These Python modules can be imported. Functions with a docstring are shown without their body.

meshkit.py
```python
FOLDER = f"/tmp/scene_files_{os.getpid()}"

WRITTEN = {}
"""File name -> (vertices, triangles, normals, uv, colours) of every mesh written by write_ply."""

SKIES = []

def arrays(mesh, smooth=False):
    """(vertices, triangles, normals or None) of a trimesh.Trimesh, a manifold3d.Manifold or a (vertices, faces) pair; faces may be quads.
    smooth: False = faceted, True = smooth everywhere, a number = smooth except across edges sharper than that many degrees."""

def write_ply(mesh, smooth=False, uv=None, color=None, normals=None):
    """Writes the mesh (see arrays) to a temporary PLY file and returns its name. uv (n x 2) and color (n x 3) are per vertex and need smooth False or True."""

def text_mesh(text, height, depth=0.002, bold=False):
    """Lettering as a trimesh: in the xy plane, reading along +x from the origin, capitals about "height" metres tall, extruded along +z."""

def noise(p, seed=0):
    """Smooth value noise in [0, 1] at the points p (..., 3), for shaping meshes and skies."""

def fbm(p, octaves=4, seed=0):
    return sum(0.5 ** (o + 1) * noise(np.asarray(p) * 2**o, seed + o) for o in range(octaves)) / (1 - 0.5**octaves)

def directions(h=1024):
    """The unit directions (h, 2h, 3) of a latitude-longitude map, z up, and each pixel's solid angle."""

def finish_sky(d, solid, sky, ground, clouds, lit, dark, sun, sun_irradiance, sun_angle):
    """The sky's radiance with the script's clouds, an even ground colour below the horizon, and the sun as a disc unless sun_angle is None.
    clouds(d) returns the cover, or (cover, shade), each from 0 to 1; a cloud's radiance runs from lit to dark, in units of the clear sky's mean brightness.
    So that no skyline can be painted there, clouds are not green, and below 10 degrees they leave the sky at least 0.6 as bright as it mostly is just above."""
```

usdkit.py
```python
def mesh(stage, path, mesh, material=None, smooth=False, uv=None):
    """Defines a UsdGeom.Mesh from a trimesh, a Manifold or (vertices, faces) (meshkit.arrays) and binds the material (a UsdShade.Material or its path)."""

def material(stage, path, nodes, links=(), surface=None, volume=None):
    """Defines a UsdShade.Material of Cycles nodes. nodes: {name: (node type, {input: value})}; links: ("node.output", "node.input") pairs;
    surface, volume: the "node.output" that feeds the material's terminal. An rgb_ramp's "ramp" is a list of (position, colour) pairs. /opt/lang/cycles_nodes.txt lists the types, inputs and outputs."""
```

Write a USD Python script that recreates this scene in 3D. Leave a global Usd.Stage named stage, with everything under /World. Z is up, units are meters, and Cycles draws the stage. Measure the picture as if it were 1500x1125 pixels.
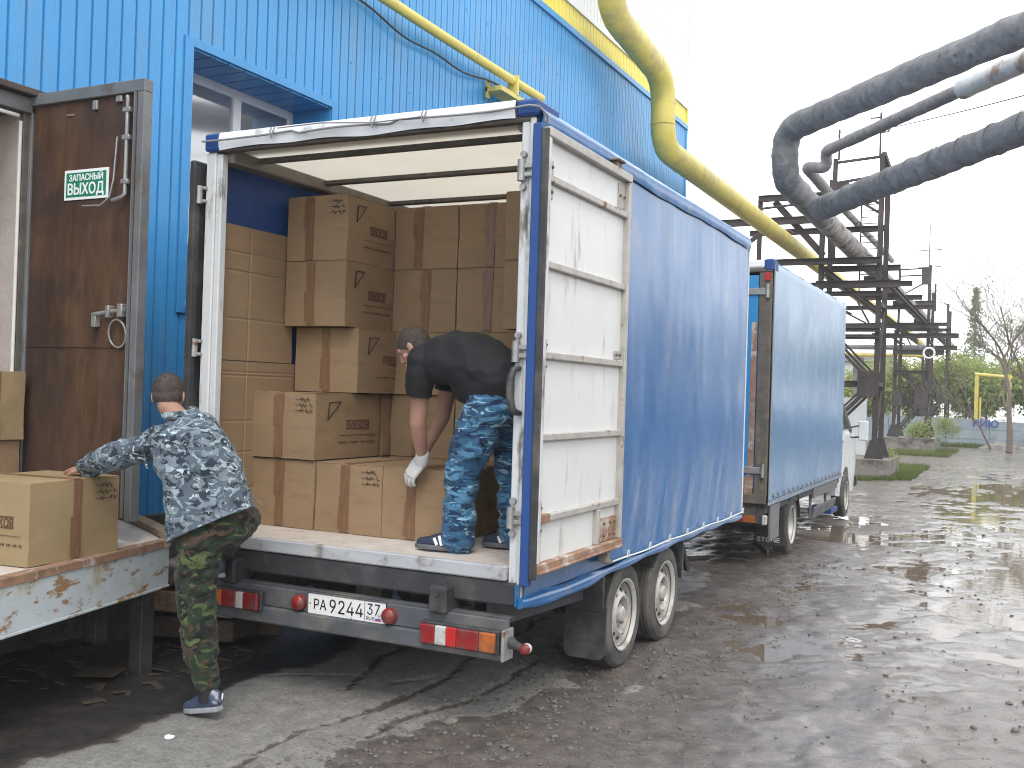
import math, random
import numpy as np, trimesh, manifold3d, usdkit, meshkit
from manifold3d import Manifold, OpType
from pxr import Usd, UsdGeom, UsdLux, UsdShade, Sdf, Gf, Vt
import shapely.geometry as sg

stage = Usd.Stage.CreateInMemory()
UsdGeom.SetStageUpAxis(stage, UsdGeom.Tokens.z)
UsdGeom.SetStageMetersPerUnit(stage, 1.0)
UsdGeom.Xform.Define(stage, '/World')
UsdGeom.Scope.Define(stage, '/World/Looks')
rng = np.random.default_rng(7)
random.seed(7)

# ------------------------------------------------------------------ camera, sky, sun, exposure
CAM = np.array([2.300, -4.764, 1.791]); YAW, PITCH, ROLL = math.radians(26.397), math.radians(.43), math.radians(1.805)
fw = np.array([-math.sin(YAW) * math.cos(PITCH), math.cos(YAW) * math.cos(PITCH), math.sin(PITCH)])
r0 = np.array([math.cos(YAW), math.sin(YAW), 0]); u0 = np.cross(r0, fw)
rt, up = r0 * math.cos(ROLL) + u0 * math.sin(ROLL), -r0 * math.sin(ROLL) + u0 * math.cos(ROLL)
cam = UsdGeom.Camera.Define(stage, '/World/camera')
cam.AddTransformOp().Set(Gf.Matrix4d(*rt, 0, *up, 0, *(-fw), 0, *CAM, 1))
cam.CreateHorizontalApertureAttr(36.0); cam.CreateVerticalApertureAttr(27.0)
cam.CreateFocalLengthAttr(36.0 * 1493.28 / 1500)
cam.CreateClippingRangeAttr(Gf.Vec2f(.05, 2000))
cam.CreateExposureAttr(0.84)

SUN_EL, SUN_AZ = math.radians(52), math.radians(150)      # azimuth from +Y towards +X
dome = UsdLux.DomeLight.Define(stage, '/World/sky')
skym = usdkit.material(stage, '/World/Looks/sky', {
    's': ('sky_texture', {'sky_type': 'single_scattering', 'sun_disc': False, 'sun_elevation': SUN_EL, 'sun_rotation': SUN_AZ, 'aerosol_density': 2.0}),
    't': ('texture_coordinate', {}), 'n': ('noise_texture', {'scale': 2.2, 'detail': 4.0, 'roughness': .5}),
    'r': ('rgb_ramp', {'ramp': [(.3, (11.2, 11.4, 11.7)), (.7, (13.6, 13.8, 14.0))]}),
    'm': ('mix_color', {'fac': .93, 'use_clamp': False}), 'b': ('background_shader', {'strength': .1})},
    [('t.generated', 'n.vector'), ('n.fac', 'r.fac'), ('s.color', 'm.a'), ('r.color', 'm.b'), ('m.result', 'b.color')], surface='b.background')
UsdShade.MaterialBindingAPI.Apply(dome.GetPrim()).Bind(skym)
dome.GetPrim().SetCustomDataByKey('kind', 'structure')
sun = UsdLux.DistantLight.Define(stage, '/World/sun')
sun.CreateNormalizeAttr(True); sun.CreateIntensityAttr(.25); sun.CreateAngleAttr(24.0); sun.CreateColorAttr(Gf.Vec3f(1, .97, .92))
sun.AddRotateZOp().Set(-math.degrees(SUN_AZ)); sun.AddRotateXOp().Set(math.degrees(SUN_EL) - 90 + 180 - 0)
sun.GetPrim().GetAttribute('xformOpOrder')
_d = -np.array([math.sin(SUN_AZ) * math.cos(SUN_EL), math.cos(SUN_AZ) * math.cos(SUN_EL), math.sin(SUN_EL)])   # the way the light travels
_z = -_d; _x = np.cross([0, 0, 1], _z); _x /= np.linalg.norm(_x); _y = np.cross(_z, _x)
sun.ClearXformOpOrder(); sun.AddTransformOp().Set(Gf.Matrix4d(*_x, 0, *_y, 0, *_z, 0, 0, 0, 50, 1))

# ------------------------------------------------------------------ helpers: prims
taken = {}
def numbered(parent, name):
    k = (str(parent), name); n = taken.get(k, 0); taken[k] = n + 1
    return f'{parent}/{name}' + (f'_{n:03d}' if n else '')
base_of = {}
def tagp(p, label=None, cat=None, group=None, kind=None):
    for k, v in (('label', label), ('category', cat), ('group', group), ('kind', kind)):
        if v: p.SetCustomDataByKey(k, v)
def thing(name, label, cat, loc=(0, 0, 0), group=None, kind=None):
    path = numbered('/World', name)
    x = UsdGeom.Xform.Define(stage, path); x.AddTranslateOp().Set(Gf.Vec3d(*map(float, loc)))
    base_of[path] = np.array(loc, float); tagp(x.GetPrim(), label, cat, group, kind)
    return path
def as_mesh(g):
    if isinstance(g, G): return g.mesh()
    if isinstance(g, Manifold):
        m = g.to_mesh(); return trimesh.Trimesh(np.array(m.vert_properties[:, :3]), np.array(m.tri_verts), process=False)
    return g
def part1(parent, name, g, material, smooth=False, label=None):
    m = as_mesh(g); path = numbered(parent, name); b = base_of[str(parent)]; base_of[path] = b
    pr = usdkit.mesh(stage, path, trimesh.Trimesh(np.asarray(m.vertices) - b, m.faces, process=False), MATS[material] if isinstance(material, str) else material, smooth=smooth)
    if label: pr.GetPrim().SetCustomDataByKey('label', label)
    return path
def comps(g):
    m = as_mesh(g); mm = trimesh.Trimesh(m.vertices, m.faces, process=False); mm.merge_vertices()
    return list(mm.split(only_watertight=False))
SPLIT = {'side_skirt', 'support_leg', 'bracket_plate', 'support', 'rear_frame', 'cross_arm', 'joist', 'kerb_board', 'panel_seam', 'post', 'bracket', 'end_wall', 'door_catch', 'rust_patch', 'guard_post', 'door_seam', 'brace', 'mirror_arm', 'axle', 'edge_angle', 'stripe'}
def part(parent, name, g, material, smooth=False, label=None):
    if name in SPLIT:
        r = None
        for c in comps(g): r = part1(parent, name, c, material, smooth, label)
        return r
    return part1(parent, name, g, material, smooth, label)
def single(name, g, material, label=None, cat=None, group=None, kind=None, smooth=False):
    m = as_mesh(g); path = numbered('/World', name); base_of[path] = np.zeros(3)
    pr = usdkit.mesh(stage, path, m, MATS[material], smooth=smooth); tagp(pr.GetPrim(), label, cat, group, kind)
    return path

# ------------------------------------------------------------------ helpers: shapes
_s = np.array([[a, b, c] for a in (-1, 1) for b in (-1, 1) for c in (-1, 1)], float)
def _chamfer_faces():
    p = []
    for s in _s:
        for k in range(3):
            q = s * 1.0; q[[j for j in range(3) if j != k]] *= .9
            p.append(q)
    p = np.array(p); h = trimesh.convex.convex_hull(p)
    idx = [int(np.argmin(((p - v) ** 2).sum(1))) for v in h.vertices]
    return np.array([[idx[i] for i in f] for f in h.faces])
_CF = _chamfer_faces()
def cbv(half, c):
    out = []
    for s in _s:
        for k in range(3):
            q = s * half; o = [j for j in range(3) if j != k]
            q[o] -= s[o] * c; out.append(q)
    return np.array(out)
def unit(v): v = np.asarray(v, float); return v / np.linalg.norm(v)
class G:
    def __init__(self): self.v, self.f, self.n = [], [], 0
    def add(self, v, f):
        v = np.asarray(v, float); self.v.append(v); self.f.append(np.asarray(f, int) + self.n); self.n += len(v); return self
    def addm(self, m): m = as_mesh(m); return self.add(m.vertices, m.faces)
    def box(self, x0, x1, y0, y1, z0, z1, c=None):
        h = np.array([abs(x1 - x0), abs(y1 - y0), abs(z1 - z0)]) / 2; ctr = np.array([x0 + x1, y0 + y1, z0 + z1]) / 2
        c = min(.004 if c is None else c, h.min() * .45); return self.add(cbv(h, c) + ctr, _CF)
    def rbox(self, ctr, size, R, c=.004):      # R rows: the box's own axes
        h = np.array(size, float) / 2; return self.add(cbv(h, min(c, h.min() * .45)) @ np.asarray(R, float) + np.asarray(ctr, float), _CF)
    def beam(self, p0, p1, w, h, up=(0, 0, 1), c=.004):
        p0, p1 = np.asarray(p0, float), np.asarray(p1, float); y = p1 - p0; L = np.linalg.norm(y); y /= L
        u = np.asarray(up, float); x = np.cross(y, u)
        if np.linalg.norm(x) < 1e-4: x = np.cross(y, [1, 0, 0])
        x = unit(x); z = np.cross(x, y); return self.rbox((p0 + p1) / 2, (w, L, h), [x, y, z], c)
    def tube(self, pts, r, n=10, cap=True, wob=0, seed=0):
        pts = np.asarray(pts, float); r = np.broadcast_to(np.asarray(r, float), len(pts)); m = len(pts)
        t = np.gradient(pts, axis=0); t /= np.linalg.norm(t, axis=1)[:, None] + 1e-12
        a = np.cross(t[0], [0, 0, 1]); a = np.cross(t[0], [1, 0, 0]) if np.linalg.norm(a) < .1 else a; a = unit(a)
        ang = np.linspace(0, 2 * np.pi, n, endpoint=False); V = []
        for i in range(m):
            a = unit(a - t[i] * (a @ t[i])); b = np.cross(t[i], a)
            rr = r[i] * np.ones(n)
            ring = pts[i] + (np.cos(ang)[:, None] * a + np.sin(ang)[:, None] * b) * rr[:, None]
            if wob: ring = pts[i] + (ring - pts[i]) * (1 + wob * (meshkit.fbm(ring * 5, 3, seed) - .5))[:, None]
            V.append(ring)
        V = np.concatenate(V); F = []
        for i in range(m - 1):
            for k in range(n):
                A, B = i * n + k, i * n + (k + 1) % n; F += [[A, B + n, B], [A, A + n, B + n]]
        if cap:
            V = np.vstack([V, pts[0], pts[-1]]); c0, c1 = m * n, m * n + 1
            for k in range(n): F += [[c0, k, (k + 1) % n], [c1, (m - 1) * n + (k + 1) % n, (m - 1) * n + k]]
        F = np.array(F)[:, ::-1]
        return self.add(V, F)
    def cyl(self, p0, p1, r0, r1=None, n=16): return self.tube([p0, p1], [r0, r0 if r1 is None else r1], n)
    def lathe(self, prof, ctr, axis, n=40):     # prof: (radius, along) pairs
        a = unit(axis); x = np.cross(a, [0, 0, 1]); x = np.cross(a, [1, 0, 0]) if np.linalg.norm(x) < .1 else x; x = unit(x); y = np.cross(a, x)
        ang = np.linspace(0, 2 * np.pi, n, endpoint=False); V = []
        for rr, h in prof: V.append(np.asarray(ctr) + a * h + rr * (np.cos(ang)[:, None] * x + np.sin(ang)[:, None] * y))
        V = np.concatenate(V); F = []
        for i in range(len(prof) - 1):
            for k in range(n):
                A, B = i * n + k, i * n + (k + 1) % n; F += [[A, B, B + n], [A, B + n, A + n]]
        return self.add(V, F)
    def prism(self, poly, org, xd, yd, t):        # polygon in the plane of xd, yd, thick t along xd x yd
        for g in getattr(poly, 'geoms', [poly]):
            m = trimesh.creation.extrude_polygon(g, t, engine='earcut'); xd, yd = unit(xd), unit(yd); z = np.cross(xd, yd)
            self.add(np.asarray(m.vertices) @ np.array([xd, yd, z]) + np.asarray(org, float), m.faces)
        return self
    def text(self, s, h, org, xd, yd, depth=.0015, bold=False, width=None, center=False):
        m = meshkit.text_mesh(s, h, depth, bold); v = np.array(m.vertices)
        if width: v[:, 0] *= width / (v[:, 0].max() - v[:, 0].min())
        if center: v[:, 0] -= (v[:, 0].max() + v[:, 0].min()) / 2
        xd, yd = unit(xd), unit(yd)
        return self.add(v @ np.array([xd, yd, np.cross(xd, yd)]) + np.asarray(org, float), m.faces)
    def grid(self, fn, us, vs, thick=None):
        U, V = np.meshgrid(us, vs, indexing='ij'); P = np.asarray(fn(U, V), float).reshape(-1, 3); n, m = U.shape
        i = np.arange(n * m).reshape(n, m); a, b, c, d = i[:-1, :-1].ravel(), i[1:, :-1].ravel(), i[1:, 1:].ravel(), i[:-1, 1:].ravel()
        return self.add(P, np.vstack([np.stack([a, b, c], 1), np.stack([a, c, d], 1)]))
    def mesh(self): return trimesh.Trimesh(np.concatenate(self.v), np.concatenate(self.f), process=False)

# ------------------------------------------------------------------ materials
MATS = {}
def M(name, col, rough=.5, metal=0., var=.12, vs=5., stretch=(1, 1, 1), stain=None, stain2=None, bump=0., bs=60., spec=.5, rvar=0., coat=0., rnd=0., trans=0., extra=None):
    """col: base colour varied by noise; stain: (colour, scale, threshold, softness[, stretch]) patches; bump: height in metres; rnd: variation between objects; trans: share of translucent light"""
    c = np.array(col, float)
    N = {'t': ('texture_coordinate', {}), 'mp': ('mapping', {'scale': tuple(stretch)}),
         'n': ('noise_texture', {'scale': vs, 'detail': 5., 'roughness': .6}),
         'r': ('rgb_ramp', {'ramp': [(.25, tuple(c * (1 - var))), (.75, tuple(np.minimum(c * (1 + var), .95)))]}),
         'p': ('principled_bsdf', {'roughness': rough, 'metallic': metal, 'specular_ior_level': spec, 'coat_weight': coat})}
    L = [('t.object', 'mp.vector'), ('mp.vector', 'n.vector'), ('n.fac', 'r.fac')]; out = 'r.color'
    for i, st in enumerate([stain, stain2]):
        if not st: continue
        sc, ss, th, so = st[:4]; k = f's{i}'
        N[k + 'm'] = ('mapping', {'scale': tuple(st[4]) if len(st) > 4 else (1, 1, 1), 'location': (3.1 + i, 1.7, .3)})
        N[k + 'n'] = ('noise_texture', {'scale': ss, 'detail': 6., 'roughness': .65}); N[k + 'r'] = ('map_range', {'range_type': 'smoothstep', 'from_min': th - so, 'from_max': th + so, 'clamp': True})
        N[k + 'x'] = ('mix_color', {'b': tuple(sc)}); L += [('t.object', k + 'm.vector'), (k + 'm.vector', k + 'n.vector'), (k + 'n.fac', k + 'r.value'), (k + 'r.result', k + 'x.fac'), (out, k + 'x.a')]; out = k + 'x.result'
    if rnd:
        N['oi'] = ('object_info', {}); N['orr'] = ('map_range', {'to_min': 1 - rnd, 'to_max': 1 + rnd}); N['hv'] = ('hsv', {})
        L += [('oi.random', 'orr.value'), ('orr.result', 'hv.value'), (out, 'hv.color')]; out = 'hv.color'
    L.append((out, 'p.base_color'))
    if rvar:
        N['rr'] = ('map_range', {'from_min': .3, 'from_max': .7, 'to_min': max(rough - rvar, .03), 'to_max': min(rough + rvar, 1.), 'clamp': True}); L += [('n.fac', 'rr.value'), ('rr.result', 'p.roughness')]
    if bump:
        N['bn'] = ('noise_texture', {'scale': bs, 'detail': 4.}); N['b'] = ('bump', {'distance': bump, 'strength': 1.}); L += [('mp.vector', 'bn.vector'), ('bn.fac', 'b.height'), ('b.normal', 'p.normal')]
    surf = 'p.BSDF'
    if trans:
        N['tl'] = ('translucent_bsdf', {}); N['mx'] = ('mix_closure', {'fac': trans}); L += [(out, 'tl.color'), ('p.BSDF', 'mx.closure1'), ('tl.BSDF', 'mx.closure2')]; surf = 'mx.closure'
    if extra: extra(N, L)
    MATS[name] = usdkit.material(stage, '/World/Looks/' + name, N, L, surface=surf)
RUST = (.16, .06, .025); DIRT = (.10, .085, .07)
M('cladding_blue', (.040, .248, .53), .36, var=.08, vs=1.2, stain=((.075, .24, .45), 2.5, .60, .12, (1, 1, .25)), stain2=((.10, .17, .26), 5, .69, .06, (1, 1, .12)), bump=.0006, bs=9, spec=.5)
M('cladding_trim', (.036, .23, .50), .34, var=.05)
M('cladding_yellow', (.66, .56, .07), .42, var=.06, vs=2)
M('cladding_white', (.62, .64, .66), .45, var=.05, vs=1)
M('masonry', (.42, .37, .35), .9, var=.14, vs=4, stain=((.5, .4, .33), 1.4, .6, .15), bump=.004, bs=40)
M('plinth', (.085, .075, .068), .9, var=.2, vs=3, stain=((.04, .035, .03), 2, .55, .15), bump=.003, bs=30)
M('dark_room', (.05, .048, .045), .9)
M('pvc_white', (.72, .73, .74), .35, var=.05)
M('window_glass', (.13, .14, .15), .06, var=.35, vs=.9, spec=1., extra=lambda N, L: N['p'][1].update(ior=2.3))
M('door_rust', (.062, .031, .018), .62, var=.5, vs=2.2, stretch=(3, 3, .8), stain=((.105, .055, .024), 2.0, .57, .14, (3, 3, .6)), stain2=((.03, .018, .014), 1.3, .56, .12), bump=.001, bs=70, rvar=.15)
M('grey_steel', (.13, .135, .14), .5, var=.2, vs=6, stain=(DIRT, 5, .62, .08), bump=.0005)
M('worn_steel', (.30, .30, .29), .42, .4, var=.25, vs=14, stain=(RUST, 12, .64, .06))
M('rusty_steel', (.19, .10, .06), .75, var=.45, vs=18, stain=((.36, .33, .29), 7, .6, .08), bump=.0008, bs=120)
M('beam_paint', (.42, .465, .485), .5, var=.1, vs=5, stain=((.25, .15, .075), 13, .575, .04, (1., .45, 1.3)), stain2=((.33, .29, .18), 3, .6, .1), bump=.0008, bs=80)
M('rust_edge', (.24, .14, .09), .8, var=.35, vs=12, stain=((.42, .39, .36), 7, .62, .06))
M('deck_ply', (.50, .44, .39), .85, var=.12, vs=6, stretch=(1, 1, 1), stain=((.33, .28, .24), 9, .64, .06), stain2=((.6, .56, .52), 2.2, .58, .12), bump=.0012, bs=70)
M('old_wood', (.24, .18, .12), .85, var=.4, vs=7, stretch=(6, .5, 6), bump=.001, bs=60)
M('dark_wood', (.06, .045, .035), .85, var=.4, vs=7, stretch=(6, .6, 6))
M('tarp_blue', (.002, .082, .235), .26, var=.10, vs=2.0, stain2=((.12, .13, .16), 4, .66, .1, (1, 1, .4)), stain=((.006, .108, .265), 2.2, .62, .12, (1, 1, .35)), bump=.0005, bs=14, rvar=.05, spec=.8)
M('tarp_blue_dull', (.010, .052, .20), .55, var=.1, vs=3, bump=.0012, bs=10)
M('tarp_light', (.012, .10, .225), .25, var=.08, vs=1.5, stain=((.04, .13, .28), 1.6, .6, .12), bump=.0006, bs=9, rvar=.04, spec=.85)
M('tarp_cream', (.74, .68, .57), .6, var=.05, vs=2, trans=.42, bump=.001, bs=5)
M('tarp_white', (.74, .75, .77), .45, var=.06, vs=5, stain=((.42, .42, .40), 6, .64, .08), bump=.001, bs=18)
M('frame_dark', (.10, .09, .075), .6, var=.3, vs=8, stain=((.2, .15, .1), 9, .62, .08))
M('frame_rail', (.21, .19, .16), .6, var=.15, vs=6)
M('post_white', (.52, .53, .53), .45, var=.08, vs=5, stain=(DIRT, 7, .61, .08, (1, 1, .3)), stain2=((.2, .1, .06), 16, .7, .03), bump=.0005, bs=60)
M('panel_white', (.62, .63, .62), .42, var=.05, vs=2.5, stain=((.36, .33, .29), 5, .66, .1, (1, 2.2, .4)), stain2=((.22, .15, .10), 30, .73, .02), bump=.0006, bs=30)
M('rail_grey', (.40, .38, .35), .5, .2, var=.2, vs=9, stain=(RUST, 7, .62, .05), bump=.0005)
M('rail_rust', (.25, .14, .09), .72, var=.35, vs=10, stain=((.42, .37, .32), 8, .58, .07), bump=.0008, bs=90)
M('sill_grey', (.40, .41, .43), .5, .1, var=.15, vs=6, stretch=(.6, 3, 3), stain=((.2, .18, .15), 6, .62, .08), bump=.0006)
M('chassis_dark', (.032, .032, .036), .6, var=.3, vs=5, stain=((.12, .105, .09), 3.5, .6, .14), bump=.0008, bs=50)
M('bumper_grey', (.070, .074, .085), .55, var=.25, vs=6, stain=((.15, .135, .12), 3, .58, .12), bump=.0005)
M('rubber', (.028, .028, .03), .65, var=.25, vs=12, stain=((.09, .083, .075), 4, .58, .14), bump=.0006, bs=90)
M('tyre', (.04, .04, .041), .75, var=.25, vs=9, stain=((.13, .12, .105), 3, .53, .16), bump=.0008, bs=70)
M('rim_steel', (.46, .45, .42), .48, .25, var=.14, vs=8, stain=((.27, .23, .19), 6, .6, .09))
M('plastic_black', (.03, .03, .034), .5, var=.2, vs=8, stain=((.10, .095, .085), 4, .58, .12), bump=.0004)
M('lens_red', (.22, .010, .012), .32, var=.3, vs=14, stain=((.12, .05, .045), 14, .55, .12))
M('lens_bright_red', (.42, .018, .015), .25, var=.2, vs=14, stain=((.16, .05, .04), 16, .6, .1))
M('lens_amber', (.38, .095, .014), .3, var=.3, vs=14, stain=((.16, .08, .045), 14, .56, .12))
M('lens_white', (.45, .45, .44), .3, var=.15, vs=14, stain=((.25, .23, .2), 14, .58, .1))
M('plate_white', (.66, .66, .66), .4, var=.05, vs=9, stain=((.35, .34, .32), 14, .66, .06))
M('ink_black', (.012, .012, .012), .5, var=0)
M('flag_red', (.5, .03, .03), .5, var=0); M('flag_blue', (.03, .08, .4), .5, var=0)
M('cord_white', (.62, .62, .6), .6, var=.1, vs=20)
M('cord_grey', (.22, .22, .22), .6, var=.1, vs=20)
M('carton', (.245, .162, .090), .82, var=.07, vs=2.5, stretch=(1, 1, 1), stain=((.20, .132, .074), 3.0, .6, .1, (1, 1, 3)), bump=.0005, bs=140, rnd=.07)
M('carton_yellow', (.29, .21, .112), .82, var=.07, vs=2.5, stain=((.24, .172, .092), 3.0, .6, .1), bump=.0005, bs=140, rnd=.05)
M('carton_sheet', (.235, .16, .092), .82, var=.06, vs=2.5, stain=((.27, .168, .092), 2, .58, .12, (1, 1, 8)), bump=.0006, bs=120, rnd=.05)
M('tape', (.175, .095, .052), .28, var=.12, vs=10, stretch=(4, 4, .8), bump=.0006, bs=40, rvar=.1)
M('print_brown', (.10, .045, .03), .8, var=.2, vs=60)
M('print_black', (.035, .025, .022), .8, var=.2, vs=60)
M('sign_green', (.015, .19, .12), .4, var=.05); M('sign_white', (.78, .8, .78), .4, var=.03)
M('gas_yellow', (.58, .49, .115), .5, var=.1, vs=3, stain=((.42, .36, .14), 2.6, .58, .12), stain2=((.12, .07, .035), 9, .735, .02), bump=.0008, bs=30)
M('wrap_dark', (.145, .148, .162), .62, var=.35, vs=7, stretch=(1, 1, 1), stain=((.21, .21, .22), 5, .56, .08), stain2=((.06, .06, .068), 7, .64, .05), bump=.014, bs=13)
M('wrap_grey', (.30, .285, .27), .8, var=.35, vs=6, stain=((.08, .075, .075), 5, .57, .05), bump=.02, bs=11)
M('wrap_silver', (.48, .50, .52), .4, .4, var=.2, vs=4, stain=((.25, .17, .13), 2.5, .56, .08), bump=.006, bs=10)
M('trestle_steel', (.040, .033, .034), .75, var=.35, vs=3, stain=((.085, .055, .042), 4, .6, .1), bump=.001, bs=40)
M('concrete', (.20, .185, .165), .9, var=.25, vs=4, stain=((.07, .065, .055), 3, .55, .12), bump=.006, bs=22)
M('fence_paint', (.30, .36, .41), .65, var=.12, vs=2, stain=((.20, .22, .24), 1.5, .6, .15))
M('graffiti_blue', (.03, .09, .36), .6, var=.2, vs=6)
M('far_wall', (.50, .52, .53), .8, var=.08, vs=1, stain=((.36, .36, .36), 1, .6, .15))
M('far_roof', (.22, .22, .23), .8)
M('brick_far', (.17, .10, .075), .9, var=.2, vs=2)
M('cab_white', (.66, .68, .69), .28, var=.04, vs=2, stain=((.38, .36, .33), 2.2, .64, .12), coat=.4)
M('cab_glass', (.015, .018, .02), .05, var=.1, spec=.8)
M('insulator', (.35, .38, .4), .2)
M('wire', (.04, .04, .04), .6)
M('bark', (.13, .105, .085), .9, var=.3, vs=9, bump=.004, bs=40)
def leafmat(name, a, b):
    MATS[name] = usdkit.material(stage, '/World/Looks/' + name, {'g': ('geometry', {}), 'r': ('rgb_ramp', {'ramp': [(0, a), (1, b)]}), 'd': ('principled_bsdf', {'roughness': .6}), 't': ('translucent_bsdf', {}), 'm': ('mix_closure', {'fac': .4})},
        [('g.random_per_island', 'r.fac'), ('r.color', 'd.base_color'), ('r.color', 't.color'), ('d.BSDF', 'm.closure1'), ('t.BSDF', 'm.closure2')], surface='m.closure')
leafmat('leaf_spring', (.25, .30, .09), (.46, .50, .21)); leafmat('leaf_pale', (.20, .21, .09), (.34, .34, .15)); leafmat('leaf_conifer', (.14, .17, .13), (.22, .25, .19))
leafmat('grass_blades', (.10, .13, .03), (.30, .29, .12)); leafmat('litter', (.09, .07, .05), (.35, .33, .30))
MATS['stones'] = usdkit.material(stage, '/World/Looks/stones', {'g': ('geometry', {}), 'r': ('rgb_ramp', {'ramp': [(0, (.11, .10, .09)), (.6, (.30, .285, .265)), (1, (.55, .53, .50))]}), 'd': ('principled_bsdf', {'roughness': .6})}, [('g.random_per_island', 'r.fac'), ('r.color', 'd.base_color')], surface='d.BSDF')
def camo(name, cols, scale, stretch, seed, rough=.85, dist=1.2):
    N = {'t': ('texture_coordinate', {}), 'm': ('mapping', {'scale': stretch, 'location': (seed, seed * .7, seed * 1.3)}), 'p': ('principled_bsdf', {'roughness': rough, 'specular_ior_level': .2, 'sheen_weight': .1}),
         'fn': ('noise_texture', {'scale': 90.}), 'fb': ('bump', {'distance': .001}), 'bn': ('noise_texture', {'scale': 13., 'detail': 3.}), 'fb2': ('bump', {'distance': .02, 'strength': .6})}
    L = [('t.object', 'm.vector'), ('t.object', 'fn.vector'), ('fn.fac', 'fb.height'), ('t.object', 'bn.vector'), ('bn.fac', 'fb2.height'), ('fb2.normal', 'fb.normal'), ('fb.normal', 'p.normal')]; out = None
    for i, (c, th) in enumerate(cols):
        if i == 0: N['c'] = ('color', {'value': c}); out = 'c.color'; continue
        N[f'm{i}'] = ('mapping', {'location': (i * 3.7, i * 1.9, i * 5.1), 'scale': tuple(1 + .25 * i * np.ones(3))}); N[f'n{i}'] = ('noise_texture', {'scale': scale, 'detail': 1.8, 'roughness': .5, 'distortion': dist}); N[f'r{i}'] = ('map_range', {'range_type': 'smoothstep', 'from_min': th - .012, 'from_max': th + .012, 'clamp': True}); N[f'x{i}'] = ('mix_color', {'b': c})
        L += [('m.vector', f'm{i}.vector'), (f'm{i}.vector', f'n{i}.vector'), (f'n{i}.fac', f'r{i}.value'), (f'r{i}.result', f'x{i}.fac'), (out, f'x{i}.a')]; out = f'x{i}.result'
    L.append((out, 'p.base_color')); MATS[name] = usdkit.material(stage, '/World/Looks/' + name, N, L, surface='p.BSDF')
camo('camo_grey', [((.075, .10, .125), 0), ((.024, .034, .046), .525), ((.15, .185, .215), .55), ((.24, .30, .33), .595), ((.40, .47, .50), .665)], 9., (1, 1, 1.6), 1.0)
camo('camo_green', [((.020, .034, .021), 0), ((.012, .013, .012), .54), ((.055, .038, .026), .56), ((.065, .09, .036), .60)], 6., (1, 1, 1.6), 2.0)
camo('camo_blue', [((.032, .095, .18), 0), ((.014, .038, .085), .54), ((.07, .18, .29), .55), ((.22, .36, .45), .635)], 4.6, (1, 1, 3.0), 3.0, dist=1.6)
M('shirt_black', (.006, .006, .008), .85, var=.15, vs=8, bump=.004, bs=9)
M('skin', (.36, .195, .145), .55, var=.08, vs=9, bump=.0004, bs=120)
M('hair_brown', (.075, .06, .052), .85, var=.35, vs=50, bump=.002, bs=250)
M('glove', (.55, .54, .53), .9, var=.1, vs=20, bump=.0015, bs=140)
M('glove_palm', (.22, .22, .225), .8, var=.15, vs=20)
M('shoe_navy', (.02, .028, .055), .6, var=.2, vs=12); M('shoe_blue', (.045, .06, .11), .6, var=.25, vs=12, stain=((.28, .30, .33), 10, .6, .04))
M('sole_grey', (.26, .27, .29), .6, var=.1, vs=12); M('sole_dark', (.10, .105, .12), .6); M('stripe_white', (.7, .7, .7), .5, var=0); M('sock', (.015, .015, .018), .9)
M('eye', (.16, .13, .11), .2, var=0)

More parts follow.
